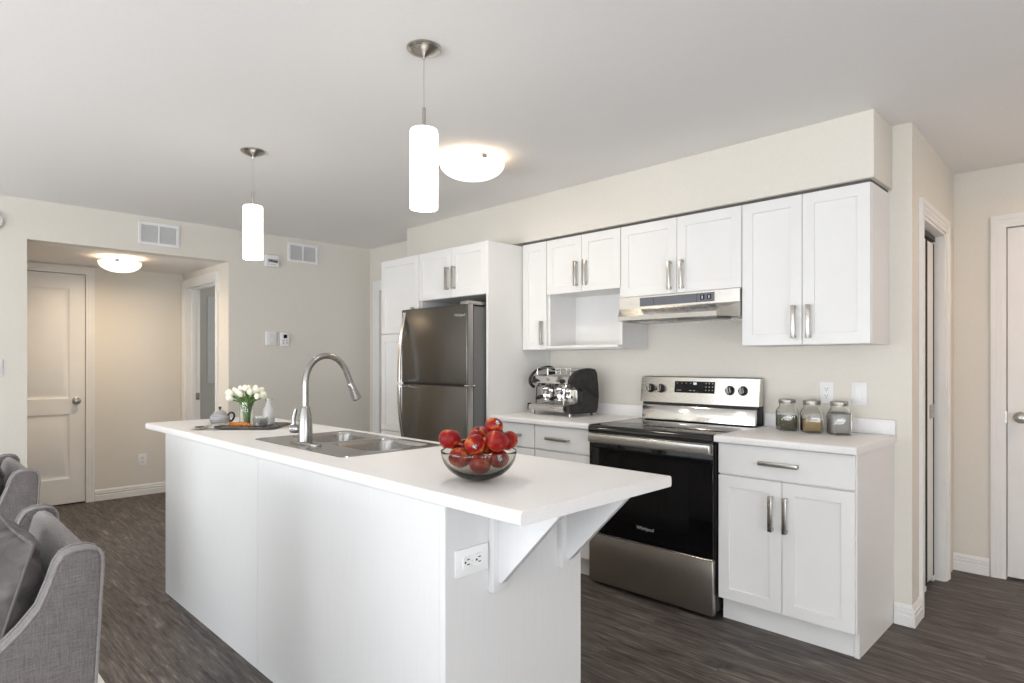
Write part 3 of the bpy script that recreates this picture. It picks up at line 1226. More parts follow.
# ------------------------------------------------------------------ kitchen island
IX0, IX1, IY0, IY1 = -3.80, -1.335, 1.078, 1.668
t = thing('kitchen_island', 'long white kitchen island base with two corbels under its overhang', 'kitchen island', (-2.55, 1.37, 0))
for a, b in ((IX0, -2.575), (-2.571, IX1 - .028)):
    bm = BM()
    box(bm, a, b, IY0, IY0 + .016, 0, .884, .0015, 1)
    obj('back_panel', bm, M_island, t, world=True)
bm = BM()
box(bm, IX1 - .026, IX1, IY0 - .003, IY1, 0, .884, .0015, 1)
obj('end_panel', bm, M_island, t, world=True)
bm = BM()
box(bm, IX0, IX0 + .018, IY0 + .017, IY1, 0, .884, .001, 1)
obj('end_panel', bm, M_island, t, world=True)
# carcass hollow below the sink so the bowls have room
bm = BM()
yb = IY1 - .002
box(bm, IX0 + .02, -2.93, IY0 + .018, yb, .10, .884)
box(bm, -2.06, IX1 - .028, IY0 + .018, yb, .10, .884)
box(bm, -2.93, -2.06, IY0 + .018, yb, .10, .62)
box(bm, -2.93, -2.06, yb - .012, yb, .62, .884)
box(bm, IX0 + .02, IX1 - .028, IY0 + .018, yb - .06, 0, .10)
obj('carcass', bm, M_cab, t, world=True)
xs = [-3.74, -3.25, -2.50, -1.93, -1.363]
for a, b in zip(xs, xs[1:]):
    mid = (a + b) / 2
    for c, d_, hx in ((a, mid, mid - .04), (mid, b, mid + .04)):
        dd = shaker('door', t, c, d_, .11, .878, IY1 + .019, s=1)
        pull(dd, hx, .74, IY1 + .019, s=1)
for y in (1.27, 1.578):
    bm = BM()
    box(bm, IX1, IX1 + .022, y - .033, y + .033, .608, .884, .002)
    prism(bm, [(IX1 + .02, .632), (IX1 + .032, .634), (-1.080, .868), (-1.080, .884), (IX1 + .02, .884)], 'y', y - .011, y + .011, .0015)
    obj('corbel', bm, M_island, t, world=True)

# island worktop with sink cut-out
SX0, SX1, SY0, SY1 = -2.885, -2.115, 1.212, 1.668
t = thing('island_countertop', 'long white laminate island worktop overhanging at both ends', 'countertop', (-2.5, 1.4, .885))
CX0, CX1, CYa, CYb = -4.13, -1.036, 1.064, 1.752
bm = BM()
r = .012


def half(y0, y1, front):
    full = counter_prof(y0, y1, .885, .92, r)
    if not front:
        full = [(y1 - (p - y0), z) for p, z in full]
    return full


prism(bm, half(CYa, SY0, True), 'x', CX0, CX1)
prism(bm, half(SY1, CYb, False), 'x', CX0, CX1)
box(bm, CX0, SX0, SY0, SY1, .885, .92)
box(bm, SX1, CX1, SY0, SY1, .885, .92)
obj('slab', bm, M_lam, t, world=True)

# ------------------------------------------------------------------ sink
t = thing('sink', 'double bowl stainless drop-in sink in the island worktop', 'sink', (-2.5, 1.44, .92))
bm = BM()
ox0, ox1, oy0, oy1 = -2.9, -2.1, 1.198, 1.683
zt = .9235
bowls = [(-2.862, -2.52, 1.345, 1.655), (-2.482, -2.138, 1.345, 1.655)]
outer = [bm.verts.new((x, y, zt)) for x, y in rrect(ox0, ox1, oy0, oy1, .025)]
eds = [bm.edges.new((outer[i], outer[(i + 1) % len(outer)])) for i in range(len(outer))]
inner = []
for q in bowls:
    vs = [bm.verts.new((x, y, zt)) for x, y in rrect(*q, .06, 7)]
    inner.append(vs)
    eds += [bm.edges.new((vs[i], vs[(i + 1) % len(vs)])) for i in range(len(vs))]
bmesh.ops.triangle_fill(bm, use_beauty=True, use_dissolve=False, edges=eds)


def continue_loop(vs, pts):
    nv = [bm.verts.new(p) for p in pts]
    n = len(vs)
    for i in range(n):
        bm.faces.new((vs[i], vs[(i + 1) % n], nv[(i + 1) % n], nv[i]))
    return nv


lo = continue_loop(outer, [(x, y, .9203) for x, y in rrect(ox0 - .003, ox1 + .003, oy0 - .003, oy1 + .003, .028)])
for q, vs in zip(bowls, inner):
    cur = vs
    for ins, z, rad in ((.003, .918, .058), (.006, .905, .055), (.012, .80, .055), (.02, .765, .05), (.04, .750, .04)):
        cur = continue_loop(cur, [(x, y, z) for x, y in rrect(q[0] + ins, q[1] - ins, q[2] + ins, q[3] - ins, rad, 7)])
    bm.faces.new(cur)
sk = obj('basin', bm, M_sink, t, world=True, recalc=True, angle=40)
for q in bowls:
    bm = BM()
    lathe(bm, [(.001, .002), (.022, .002), (.026, .004), (.040, .005), (.042, .0002), (.001, .0002)], ((q[0] + q[1]) / 2, (q[2] + q[3]) / 2, .750), 28)
    obj('drain', bm, M_chrome, t, world=True)

# ------------------------------------------------------------------ faucet
t = thing('faucet', 'brushed gooseneck pull-down faucet behind the double sink', 'faucet', (-2.555, 1.279, .9235))
bm = BM()
lp = lambda s, z: [(.125 * s * math.copysign(abs(math.cos(a)) ** .8, math.cos(a)), .032 * s * math.copysign(abs(math.sin(a)) ** .8, math.sin(a)), z) for a in [2 * PI * i / 40 for i in range(40)]]
loft(bm, [lp(1, .0002), lp(1, .005), lp(.97, .009), lp(.86, .0115)])
obj('base_plate', bm, M_faucet, t)
bm = BM()
lathe(bm, [(.030, .010), (.030, .05), (.0285, .10), (.026, .125), (.020, .15), (.0185, .158), (.0175, .162), (.0155, .164)], (0, 0, 0), 28)
obj('body', bm, M_faucet, t)
bm = BM()
pts = [(0, 0, .155), (0, 0, .22), (0, .002, .285), (0, .022, .34), (0, .060, .374), (0, .108, .384), (0, .155, .368), (0, .190, .330), (0, .214, .278), (0, .221, .258)]
tube(bm, smoothpath(pts, 6), .0138, 18)
obj('spout', bm, M_faucet, t)
bm = BM()
dv = Vector((0, .034, -.076)).normalized()
p0 = Vector((0, .221, .258))
tube(bm, [p0 - dv * .002, p0 + dv * .004, p0 + dv * .03, p0 + dv * .062, p0 + dv * .078, p0 + dv * .080], [.0138, .016, .0175, .022, .0235, .021], 20)
sp = obj('spray_head', bm, M_faucet, t)
bm = BM()
tube(bm, [p0 + dv * .0798, p0 + dv * .083], [.017, .016], 20)
obj('nozzle', bm, M_black, sp)
bm = BM()
hd = Vector((-.80, -.6, 0))
hp = hd * .028 + Vector((0, 0, .065))
tube(bm, [hp, hp + hd * .008, hp + hd * .02, hp + hd * .036, hp + hd * .042], [.017, .019, .021, .020, .012], 20)
q0 = hp + hd * .026 + Vector((0, 0, .012))
tube(bm, [q0, q0 + Vector((-.002, 0, .03)), q0 + Vector((.004, .004, .06)), q0 + Vector((.008, .006, .075))], [.009, .0085, .0095, .007], 14)
obj('lever', bm, M_faucet, t)

# ------------------------------------------------------------------ electrical plates


def duplex(label, loc, rotz=0, horizontal=False, group=None, name='wall_outlet', scale=1.0):
    """face towards local -Y"""
    t = thing(name, label, 'outlet', loc, rotz, group)
    Rm = Matrix.Rotation(R(90), 4, 'Y') if horizontal else Matrix.Identity(4)
    Rm = Rm @ Matrix.Scale(scale, 4)

    def add(nm, bm, m, par):
        bmesh.ops.transform(bm, matrix=Rm, verts=bm.verts)
        return obj(nm, bm, m, par)
    bm = BM()
    box(bm, -.036, .036, -.006, 0, -.058, .058, .003)
    add('plate', bm, M_white, t)
    for z in (-.0195, .0195):
        bm = BM()
        prism(bm, [(x, z + y) for x, y in rrect(-.0165, .0165, -.014, .014, .006)], 'y', -.0085, -.0055, .0006, 1)
        s = add('socket', bm, M_white, t)
        bm = BM()
        box(bm, -.0075, -.005, -.0092, -.008, z - .001, z + .008)
        box(bm, .005, .0075, -.0092, -.008, z - .001, z + .008)
        lathe(bm, [(.001, -.0004), (.003, -.0004), (.003, .0004), (.001, .0004)], (0, -.0088, z - .007), 12, Matrix.Rotation(R(90), 4, 'X'))
        add('slots', bm, M_slot, s)
    bm = BM()
    lathe(bm, [(.001, -.0006), (.003, -.0006), (.003, .0006), (.001, .0006)], (0, -.0065, 0), 12, Matrix.Rotation(R(90), 4, 'X'))
    add('screw', bm, M_offwhite, t)
    return t


duplex('white horizontal double outlet on the end of the island', (IX1 + .0005, 1.169, .716), R(90), True, scale=1.08)
duplex('white wall outlet just above the three glass jars', (-1.142, W - .0005, 1.119), 0, scale=.95)
duplex('white outlet low on the alcove wall by the panel door', (XA + .0005, 1.712, .339), R(90))


def switch_plate(label, loc, rotz=0):
    t = thing('light_switch', label, 'light switch', loc, rotz)
    bm = BM()
    box(bm, -.036, .036, -.006, 0, -.058, .058, .003)
    obj('plate', bm, M_white, t)
    bm = BM()
    prism(bm, [(-.0055, -.033), (-.0105, -.033), (-.0065, .033), (-.0055, .033)], 'x', -.0165, .0165, .0008, 1)
    obj('rocker', bm, M_white, t)
    return t


switch_plate('white rocker switch plate on the kitchen wall beside the outlet', (-.986, W - .0005, 1.118))
switch_plate('white switch plate beside the alcove opening, cut off by the picture edge', (XL + .0005, .514, 1.240), R(90))

# ------------------------------------------------------------------ vents and wall devices on the far wall


def vent(label, y, z):
    t = thing('air_vent', label, 'vent', (XL + .0005, y, z), R(90), 'return air grilles high on the wall')
    bm = BM()
    wd, h = .149, .089
    for q in ((-wd, wd, h - .02, h), (-wd, wd, -h, -h + .02), (-wd, -wd + .022, -h + .02, h - .02), (wd - .022, wd, -h + .02, h - .02), (-.006, .006, -h + .02, h - .02)):
        box(bm, q[0], q[1], -.012, 0, q[2], q[3], .0015, 1)
    obj('frame', bm, M_white, t)
    bm = BM()
    box(bm, -wd + .02, wd - .02, -.001, 0, -h + .018, h - .018)
    obj('backing', bm, M_vent, t)
    for k in range(2):
        bm = BM()
        a, b = ((-wd + .022, -.006), (.006, wd - .022))[k]
        n = 16
        for i in range(n):
            zz = -h + .023 + (2 * h - .046) * i / (n - 1)
            prism(bm, [(-.010, zz - .0046), (-.009, zz - .0046), (-.002, zz + .0042), (-.003, zz + .0042)], 'x', a, b)
        obj('louvre_panel', bm, M_white, t)
    return t


v1 = vent('white louvred air vent above the alcove opening', 1.529, 2.307)
dup(v1, (XL + .0005, 2.757, 2.307), 'white louvred air vent high on plain wall beside the detector box', R(90))


def device(name, label, cat, y, z, wd, h, dp, extra):
    t = thing(name, label, cat, (XL + .0005, y, z), R(90))
    bm = BM()
    box(bm, -wd / 2, wd / 2, -dp, 0, -h / 2, h / 2, .006, 3)
    obj('housing', bm, M_white, t)
    for nm, m, q in extra:
        bm = BM()
        for (a, b, c, d) in q:
            lay = .0012 if 'panel' in nm else .0024
            box(bm, a, b, -dp - lay, -dp + .002, c, d, .0005, 1)
        obj(nm, bm, m, t)
    return t


device('alarm_box', 'small white detector box with dark grille, high on wall', 'alarm', 2.452, 2.200, .126, .108, .03,
       [('grille', M_vent, [(-.045, .050, -.018, .016)]), ('slot', M_slot, [(-.030, .0, -.008, .006)]), ('slot', M_slot, [(.006, .044, -.012, .002)]), ('text_strip', M_vent, [(-.045, .03, -.036, -.031)])])
device('wall_control', 'blank white wall control plate beside the thermostat', 'wall control', 2.447, 1.494, .098, .128, .022,
       [('button_panel', M_offwhite, [(-.020, .030, -.045, .045)]), ('button', M_white, [(-.012, .022, -.032, .0)])])
device('thermostat', 'white thermostat with small black display screen on wall', 'thermostat', 2.574, 1.488, .088, .128, .024,
       [('screen', M_blackglass, [(-.014, .018, .012, .044)]), ('button', M_vent, [(-.026, -.010, -.014, -.004)]), ('button', M_vent, [(.010, .026, -.014, -.004)]),
        ('button', M_vent, [(-.024, -.010, -.038, -.026)]), ('button', M_vent, [(.010, .026, -.038, -.026)])])
# round smoke detector at the picture edge
t = thing('smoke_detector', 'round white smoke detector on wall near the ceiling', 'smoke detector', (XL + .0005, .486, 2.254), 0)
bm = BM()
lathe(bm, [(.001, 0), (.066, 0), (.066, .012), (.060, .028), (.045, .034), (.001, .035)], (0, 0, 0), 32, Matrix.Rotation(R(90), 4, 'Y'))
obj('housing', bm, M_white, t)

# ------------------------------------------------------------------ pendant lamps


def pendant(label, loc):
    t = thing('pendant_lamp', label, 'pendant lamp', loc, 0, 'pendant lamps over the island')
    bm = BM()
    lathe(bm, [(.064, 0), (.064, -.004), (.058, -.010), (.034, -.022), (.012, -.030), (.006, -.035), (.004, -.043), (.001, -.043)], (0, 0, -.0005), 36)
    obj('canopy', bm, M_nickel, t)
    bm = BM()
    tube(bm, [(0, 0, -.038), (0, 0, -.235)], .0012, 6)
    obj('cord', bm, M_nickel, t)
    bm = BM()
    lathe(bm, [(.001, -.222), (.0065, -.222), (.0065, -.300), (.001, -.300)], (0, 0, 0), 16)
    obj('rod', bm, M_nickel, t)
    bm = BM()
    rr = .052
    lathe(bm, [(.006, -.300), (rr - .012, -.301), (rr - .003, -.304), (rr, -.312), (rr, -.594), (rr - .003, -.594), (rr - .003, -.314), (rr - .014, -.306), (.006, -.305)], (0, 0, 0), 40, None, True, True)
    obj('shade', bm, M_shade, t)
    bm = BM()
    lathe(bm, [(.001, -.33), (.014, -.33), (.014, -.40), (.024, -.44), (.030, -.48), (.024, -.515), (.001, -.525)], (0, 0, 0), 20)
    obj('bulb', bm, M_shade, t)
    return t


PW = (1, .93, .84)
p1 = pendant('pendant lamp with white glass cylinder above the apple bowl end of island', (-1.852, 1.392, ZC))
p2 = dup(p1, (-3.421, 1.407, ZC), 'pendant lamp with white glass cylinder above the flower vase')
for x, y in ((-1.852, 1.392), (-3.421, 1.407)):
    o = area('pendant_downlight', (x, y, 1.856), (0, 0, 0), .085, .085, 2.2, PW)
    o.data.shape = 'DISK'


def flush(label, loc, r=.183, group='frosted dome ceiling lights'):
    t = thing('ceiling_light', label, 'ceiling light', loc, 0, group)
    bm = BM()
    lathe(bm, [(.001, 0), (.085, 0), (.085, -.03), (.001, -.03)], (0, 0, -.0005), 32)
    obj('base', bm, M_white, t)
    bm = BM()
    pr = []
    n = 12
    for i in range(n + 1):
        a = i / n
        pr.append((r * math.sin(a * PI / 2) ** .9, -.04 - .085 * math.cos(a * PI / 2)))
    pr = [(max(q[0], .0005), q[1]) for q in pr]
    pr += [(r - .004, -.038), (r - .012, -.05), (r * .6, -.095), (.0005, -.118)]
    lathe(bm, pr, (0, 0, 0), 48)
    obj('dome', bm, M_dome, t)
    for k in range(3):
        a = R(100 + 120 * k)
        bm = BM()
        box(bm, r - .016, r + .006, -.014, .014, -.056, -.034, .002, 1)
        box(bm, .08, r - .008, -.006, .006, -.036, -.031)
        bmesh.ops.rotate(bm, verts=bm.verts, cent=(0, 0, 0), matrix=Matrix.Rotation(a, 3, 'Z'))
        obj('clip', bm, M_nickel, t)
    return t


f1 = flush('frosted dome light on the main ceiling between island and range hood', (-2.645, 2.325, ZC))
flush('frosted dome light on the low ceiling of the alcove', (-6.0, 1.357, 2.155), .158)
dup(f1, (.30, 4.02, ZC), 'frosted dome light in the hall, outside the picture')
lamp('dome_glow', (-2.645, 2.325, ZC - .066), .6, (1, .60, .30), .03)
lamp('hall_glow', (.30, 4.02, ZC - .066), 3, (1, .64, .34), .03)
lamp('alcove_glow', (-6.0, 1.357, 2.155 - .066), 1.0, (1, .60, .30), .03)
for nm, x, y, z, pw, c in (('dome_downlight', -2.645, 2.325, ZC - .128, 5, (1, .86, .68)), ('alcove_downlight', -6.0, 1.357, 2.155 - .128, 9, (1, .78, .54)), ('hall_downlight', .30, 4.02, ZC - .128, 7, (1, .58, .30))):
    o = area(nm, (x, y, z), (0, 0, 0), .2, .2, pw, c)
    o.data.shape = 'DISK'

# ------------------------------------------------------------------ fruit bowl and apples
BWL = Vector((-1.412, 1.269, .9203))
bo = bpy.data.objects
bm = BM()


BR, BH, BT_ = .1160, .090, .0032     # rim radius, height, wall
IR, IZ = BR - BT_, BH - .011        # inside radius and depth (thick foot)
outp, inp = [], []
nb = 20
for i in range(nb + 1):
    a = PI / 2 * i / nb
    outp.append((BR * math.sin(a) ** .92, BH * (1 - math.cos(a))))
for i in range(nb + 1):
    a = PI / 2 * (1 - i / nb)
    inp.append((IR * math.sin(a) ** .92, BH - IZ * math.cos(a)))
prof = [(max(r_, .0005), max(z_, 0)) for r_, z_ in outp] + [(BR - .0006, BH + .0012), (IR + .0008, BH + .0012)] + [(max(r_, .0005), z_) for r_, z_ in inp]
lathe(bm, prof, (0, 0, 0), 64)
bmesh.ops.translate(bm, verts=bm.verts, vec=(0, 0, .0004))
o = obj('fruit_bowl', bm, M_bowl)
o.location = BWL
tag(o, 'round smoky glass bowl full of red apples on the island', 'bowl')

U = Vector((1, 1, 0)).normalized()     # to the side as seen
Dp = Vector((-1, 1, 0)).normalized()   # away
AP = [  # lateral, depth, height, radius, tilt axis angle, tilt, label
    (-.089, .004, .122, .0335, 20, -14, 'red and orange apple resting on the rim of the glass bowl, nearest the sink'),
    (.045, .014, .162, .0285, 200, 35, 'small deep red apple on the very top of the pile'),
    (-.008, -.048, .110, .0310, 260, 62, 'red apple with a sticker in front, leaning above the bowl rim'),
    (.000, .050, .116, .0325, 40, 20, 'orange-tinged apple half hidden at the back of the pile'),
    (.055, -.030, .110, .0345, 140, 25, 'large orange and red apple above the rim, in front of the top apple'),
    (.088, .026, .116, .0320, 300, 30, 'dark red apple at the range side of the bowl, above the rim'),
    (-.054, -.014, .070, .0350, 180, 40, 'red apple low in the bowl on the sink side'),
    (.006, -.038, .050, .0330, 80, 50, 'red apple in front at the middle of the glass bowl, below the rim'),
    (.062, -.016, .062, .0315, 280, 60, 'apple with a sticker behind the glass, below the rim on the range side'),
    (-.006, .034, .048, .0330, 120, 20, 'apple at the bottom of the glass bowl'),
    (.026, .020, .098, .0290, 60, 15, 'red apple mostly hidden in the middle of the pile, under the top apple'),
    (-.040, .040, .090, .0290, 30, 35, 'red apple at the back of the bowl on the sink side, mostly hidden'),
]
pos = [U * a[0] + Dp * a[1] + Vector((0, 0, a[2])) for a in AP]
rad = [a[3] for a in AP]
tgt = [p.copy() for p in pos]
for it in range(400):
    for i in range(len(pos)):
        pos[i] += (tgt[i] - pos[i]) * .02 * (1 - it / 400)
    for i in range(len(pos)):
        for j in range(i):
            d_ = pos[i] - pos[j]
            l_ = d_.length
            mn = (rad[i] + rad[j]) * 1.005
            if l_ < mn and l_ > 1e-6:
                c_ = d_ / l_ * (mn - l_) * .5
                pos[i] += c_
                pos[j] -= c_
        # keep inside the bowl: sample points of the inner profile
        p = pos[i]
        rxy = math.hypot(p.x, p.y)
        for k in range(24):
            a = PI / 2 * k / 23
            qr, qz = IR * math.sin(a) ** .92, BH - IZ * math.cos(a)
            dr, dz = rxy - qr, p.z - qz
            l_ = math.hypot(dr, dz)
            if l_ < rad[i] * 1.03 + .0012 and l_ > 1e-6:
                c_ = (rad[i] * 1.03 + .0012 - l_)
                # push towards the bowl axis and up
                ddr = dr / l_ * c_
                if rxy > 1e-6:
                    p.x += p.x / rxy * ddr
                    p.y += p.y / rxy * ddr
                p.z += abs(dz / l_) * c_
                rxy = math.hypot(p.x, p.y)
bm = BM()
pr = []
n = 22
for i in range(n + 1):
    a = PI * i / n
    rr = math.sin(a) * (1.0 + .05 * math.cos(a))
    zz = math.cos(a) * .93
    dim = math.exp(-(a / .32) ** 2) * .26
    dim2 = math.exp(-((PI - a) / .26) ** 2) * .16
    pr.append((max(rr, .0006), zz - dim + dim2))
lathe(bm, pr[::-1], (0, 0, 0), 32)
for v in bm.verts:
    if v.co.z < -.4:
        a = math.atan2(v.co.y, v.co.x)
        v.co.z -= .03 * math.cos(5 * a) * min(1, math.hypot(v.co.x, v.co.y) * 2)
bmesh.ops.scale(bm, verts=bm.verts, vec=(1, 1, 1))
a0 = obj('apple', bm, M_apple, angle=60)
bm = BM()
tube(bm, [(0, 0, .62), (.02, .01, .85), (.08, .02, 1.08)], [.045, .035, .05], 8)
obj('stem', bm, M_stem, a0)
STK = {2: (-.55, -.12, -.80), 1: (.35, -.3, .55), 8: (.35, -.1, -.9), 4: (-.9, .2, -.3)}
for i, a in enumerate(AP):
    ap = a0 if i == 0 else copy_tree(a0)
    ap.location = BWL + pos[i]
    ap.scale = (rad[i],) * 3
    ax = Vector((math.cos(R(a[4])), math.sin(R(a[4])), 0))
    ap.rotation_mode = 'QUATERNION'
    from mathutils import Quaternion
    ap.rotation_quaternion = Quaternion(ax, R(a[5])) @ Quaternion((0, 0, 1), i * 1.7)
    tag(ap, a[6], 'apple', 'apples in the glass bowl')
    if i in (1, 2, 8):
        # round fruit sticker on the skin, turned to where the photo shows it
        want = {1: -Dp * .75 + U * .45 + Vector((0, 0, .5)), 2: -Dp * .95 + U * .05 + Vector((0, 0, -.1)), 8: -Dp * .95 + U * .1 + Vector((0, 0, .2))}[i].normalized()
        loc_n = ap.rotation_quaternion.inverted() @ want
        # find the skin radius along that direction
        polar = math.acos(max(-1, min(1, loc_n.z)))
        q = Vector((0, 0, 1)).rotation_difference(loc_n)
        bm = BM()
        lps = []
        for rr_ in (0.004, .10, .18, .24):
            lp_ = []
            for k in range(20):
                u_ = Vector((rr_ * math.cos(k * PI / 10), rr_ * math.sin(k * PI / 10), 1)).normalized()
                v_ = (q @ u_)
                pa = math.acos(max(-1, min(1, v_.z)))
                # radius of the lathe profile in direction pa
                best = min(pr, key=lambda s: abs(math.atan2(s[0], s[1]) - pa))
                lp_.append(v_ * (1.015 * max(.93, math.hypot(*best))))
            lps.append(lp_)
        loft(bm, lps, True, True)
        obj('sticker', bm, M_stone, ap, angle=60)

# ------------------------------------------------------------------ glass jars


def jar(label, loc, rotz, fill_h, m_fill):
    t = thing('storage_jar', label, 'jar', loc, rotz, 'glass jars by the wall')
    bm = BM()
    h = .132

    def lp(s, r_, z):
        return [(x, y, z) for x, y in rrect(-s, s, -s, s, r_, 6)]
    prof_ = [(.040, .016, .0003), (.047, .018, .004), (.049, .02, .012), (.049, .02, .095), (.047, .026, .110), (.042, .036, .122), (.0385, .0375, .128), (.0385, .0384, .142)]
    L = [lp(*q) for q in prof_]
    L += [lp(s - .0035, min(r_, s - .0036), z) for s, r_, z in prof_[::-1][:-2]]
    L += [lp(.0435, .016, .008), lp(.037, .014, .006)]
    loft(bm, L)
    obj('glass', bm, M_glass, t, angle=50)
    bm = BM()
    n = 28
    lathe(bm, [(.001, .1425), (.0405, .1425), (.0415, .144), (.0415, .160), (.0395, .1645), (.034, .1655), (.032, .164), (.001, .1645)], (0, 0, 0), 36)
    lathe(bm, [(.0425, .1425), (.0425, .1455), (.0405, .1455), (.0405, .1425)], (0, 0, 0), 36, None, False, False)
    obj('lid', bm, M_lid, t)
    bm = BM()
    s = .0435
    L = [[(x, y, z) for x, y in rrect(-q, q, -q, q, r_, 6)] for q, r_, z in ((.036, .013, .0085), (s - .001, .016, .012), (s, .017, .02), (s, .017, fill_h - .003))]
    L.append([(x, y, fill_h + random.uniform(-.004, .004)) for x, y in rrect(-s + .003, s - .003, -s + .003, s - .003, .015, 6)])
    L.append([(x, y, fill_h + random.uniform(-.003, .006)) for x, y in rrect(-.02, .02, -.02, .02, .015, 6)])
    loft(bm, L)
    obj('contents', bm, m_fill, t)
    return t


jar('square glass jar of dark green dried herbs with tin lid', (-1.289, 3.340, .9204), R(38), .078, M_herb)
jar('square glass jar half full of golden grain with tin lid', (-1.161, 3.328, .9204), R(32), .066, M_lentil)
jar('square glass jar nearly full of pale flakes with tin lid', (-1.031, 3.328, .9204), R(36), .106, M_oats)

# ------------------------------------------------------------------ espresso machine
t = thing('espresso_machine', 'chrome two-group espresso machine with black curved side panels', 'espresso machine', (-2.775, 3.275, .9204), R(-7))
EW = .19   # half width
# side panels : curved black C profile (y, z), y negative to the front
side = [(-.150, .028), (-.150, .075), (-.128, .082), (-.075, .085), (-.045, .10), (-.035, .165), (-.060, .190), (-.105, .20), (-.132, .222), (-.135, .24),
        (-.118, .268), (-.080, .296), (-.03, .312), (.04, .318), (.085, .312), (.105, .285), (.118, .20), (.122, .13), (.112, .05), (.100, .022), (.05, .018), (-.06, .018), (-.135, .022)]
for sx in (-1, 1):
    bm = BM()
    if sx > 0:
        prism(bm, side, 'x', EW - .006, EW + .034, .007, 3)
        # diagonal crease ribs on the outer face
        for dz in (0, -.018):
            tube(bm, [(EW + .034, -.055, .225 + dz), (EW + .0355, .02, .185 + dz), (EW + .034, .105, .135 + dz)], .004, 8)
    else:
        # open C-shaped guard on the far end: the photo sees through it
        arc = [(-.10, .185), (-.128, .205), (-.138, .232), (-.120, .268), (-.08, .298), (-.02, .316), (.05, .322), (.10, .30)]
        tube(bm, [(-EW - .004, y, z) for y, z in [tuple(v[1:]) for v in smoothpath([(0, a, b) for a, b in arc], 4)]], .011, 10)
        box(bm, -EW - .02, -EW + .002, -.150, -.118, .028, .075, .006)
        box(bm, -EW - .008, -EW + .004, .03, .10, .02, .30, .004)
    obj('side_panel', bm, M_black_matte, t)
bm = BM()
prism(bm, [(-.128, .215), (-.132, .225), (-.118, .262), (-.085, .275), (.09, .275), (.09, .175), (-.06, .175), (-.085, .20)], 'x', -EW + .005, EW - .007, .004)
obj('upper_body', bm, M_chrome, t)
bm = BM()
box(bm, -EW + .012, EW - .008, -.045, .09, .045, .20, .003)
obj('rear_panel', bm, M_chrome, t)
bm = BM()
box(bm, -EW - .004, EW - .03, -.152, .085, .030, .066, .005)
obj('drip_tray', bm, M_steel, t)
bm = BM()
for i in range(20):
    x = -EW + .015 + i * .0165
    box(bm, x, x + .008, -.138, -.005, .0665, .0705)
box(bm, -EW + .01, EW - .035, -.144, -.138, .0665, .072)
obj('drip_grate', bm, M_steel, t)
for gx in (-.085, .055):
    bm = BM()
    lathe(bm, [(.001, .180), (.034, .180), (.034, .152), (.030, .146), (.030, .138), (.001, .138)], (gx, -.088, 0), 24)
    box(bm, gx - .028, gx + .028, -.092, -.04, .150, .19, .006)
    g = obj('group_head', bm, M_chrome, t)
    bm = BM()
    lathe(bm, [(.001, .1375), (.031, .1375), (.031, .118), (.022, .108), (.001, .106)], (gx, -.088, 0), 24)
    tube(bm, [(gx, -.088, .100), (gx, -.088, .110)], .009, 10)
    pf = obj('portafilter', bm, M_chrome, g)
    bm = BM()
    tube(bm, [(gx, -.112, .126), (gx + .004, -.125, .125), (gx + .008, -.150, .119), (gx + .010, -.178, .113)], [.008, .011, .0125, .010], 12)
    obj('grip', bm, M_black, pf)
for i, gx in enumerate((-.15, .13)):
    bm = BM()
    tube(bm, smoothpath([(gx, -.09, .20), (gx - .004, -.108, .185), (gx - .004, -.112, .13), (gx, -.118, .075)], 5), .004, 8)
    obj('steam_wand', bm, M_chrome if i else M_black, t)
    bm = BM()
    lathe(bm, [(.001, 0), (.014, 0), (.015, .004), (.015, .026), (.010, .030), (.001, .030)], (gx + .012, -.126, .232), 16, Matrix.Rotation(R(90), 4, 'X'))
    obj('steam_knob', bm, M_black, t)
for gx, wd in ((-.085, .03), (.055, .03)):
    bm = BM()
    box(bm, gx - wd * .5, gx + wd * .5, -.118, -.10, .200, .212, .002)
    obj('control_pad', bm, M_black, t)
bm = BM()
lathe(bm, [(.001, 0), (.013, 0), (.013, .003), (.001, .003)], (-.148, -.129, .235), 20, Matrix.Rotation(R(72), 4, 'X'))
obj('gauge', bm, M_copper, t)
bm = BM()
lathe(bm, [(.001, 0), (.017, 0), (.015, .003), (.001, .004)], (-.015, -.128, .24), 20, Matrix.Rotation(R(72), 4, 'X') @ Matrix.Scale(.6, 4, (0, 1, 0)))
obj('emblem', bm, M_nickel, t)
bm = BM()
for z in (.298, .318):
    tube(bm, [(-EW + .02, -.09, z), (EW - .02, -.09, z), (EW - .02, .085, z), (-EW + .02, .085, z)], .0022, 6, True)
for x in (-EW + .02, -.06, .07, EW - .02):
    for y in (-.09, .085):
        tube(bm, [(x, y, .27), (x, y, .318)], .0022, 6)
obj('cup_rail', bm, M_chrome, t)
for x, y in ((-EW + .02, -.125), (EW + .01, -.125), (-EW + .02, .07), (EW + .01, .075)):
    bm = BM()
    lathe(bm, [(.001, 0), (.013, 0), (.014, .004), (.010, .010), (.008, .034), (.001, .034)], (x, y, 0), 16)
    obj('foot', bm, M_chrome, t)

# ------------------------------------------------------------------ tray set on the far end of the island
ZT = .9204
TD = Matrix.Rotation(R(45), 4, 'Z')


def at(lx, dy, base=(-3.42, 1.42)):
    """lx to the side as seen, dy away"""
    return (base[0] + lx * U.x + dy * Dp.x, base[1] + lx * U.y + dy * Dp.y)


def P3(lx, dy, z=ZT):
    q = at(lx, dy)
    return (q[0], q[1], z)


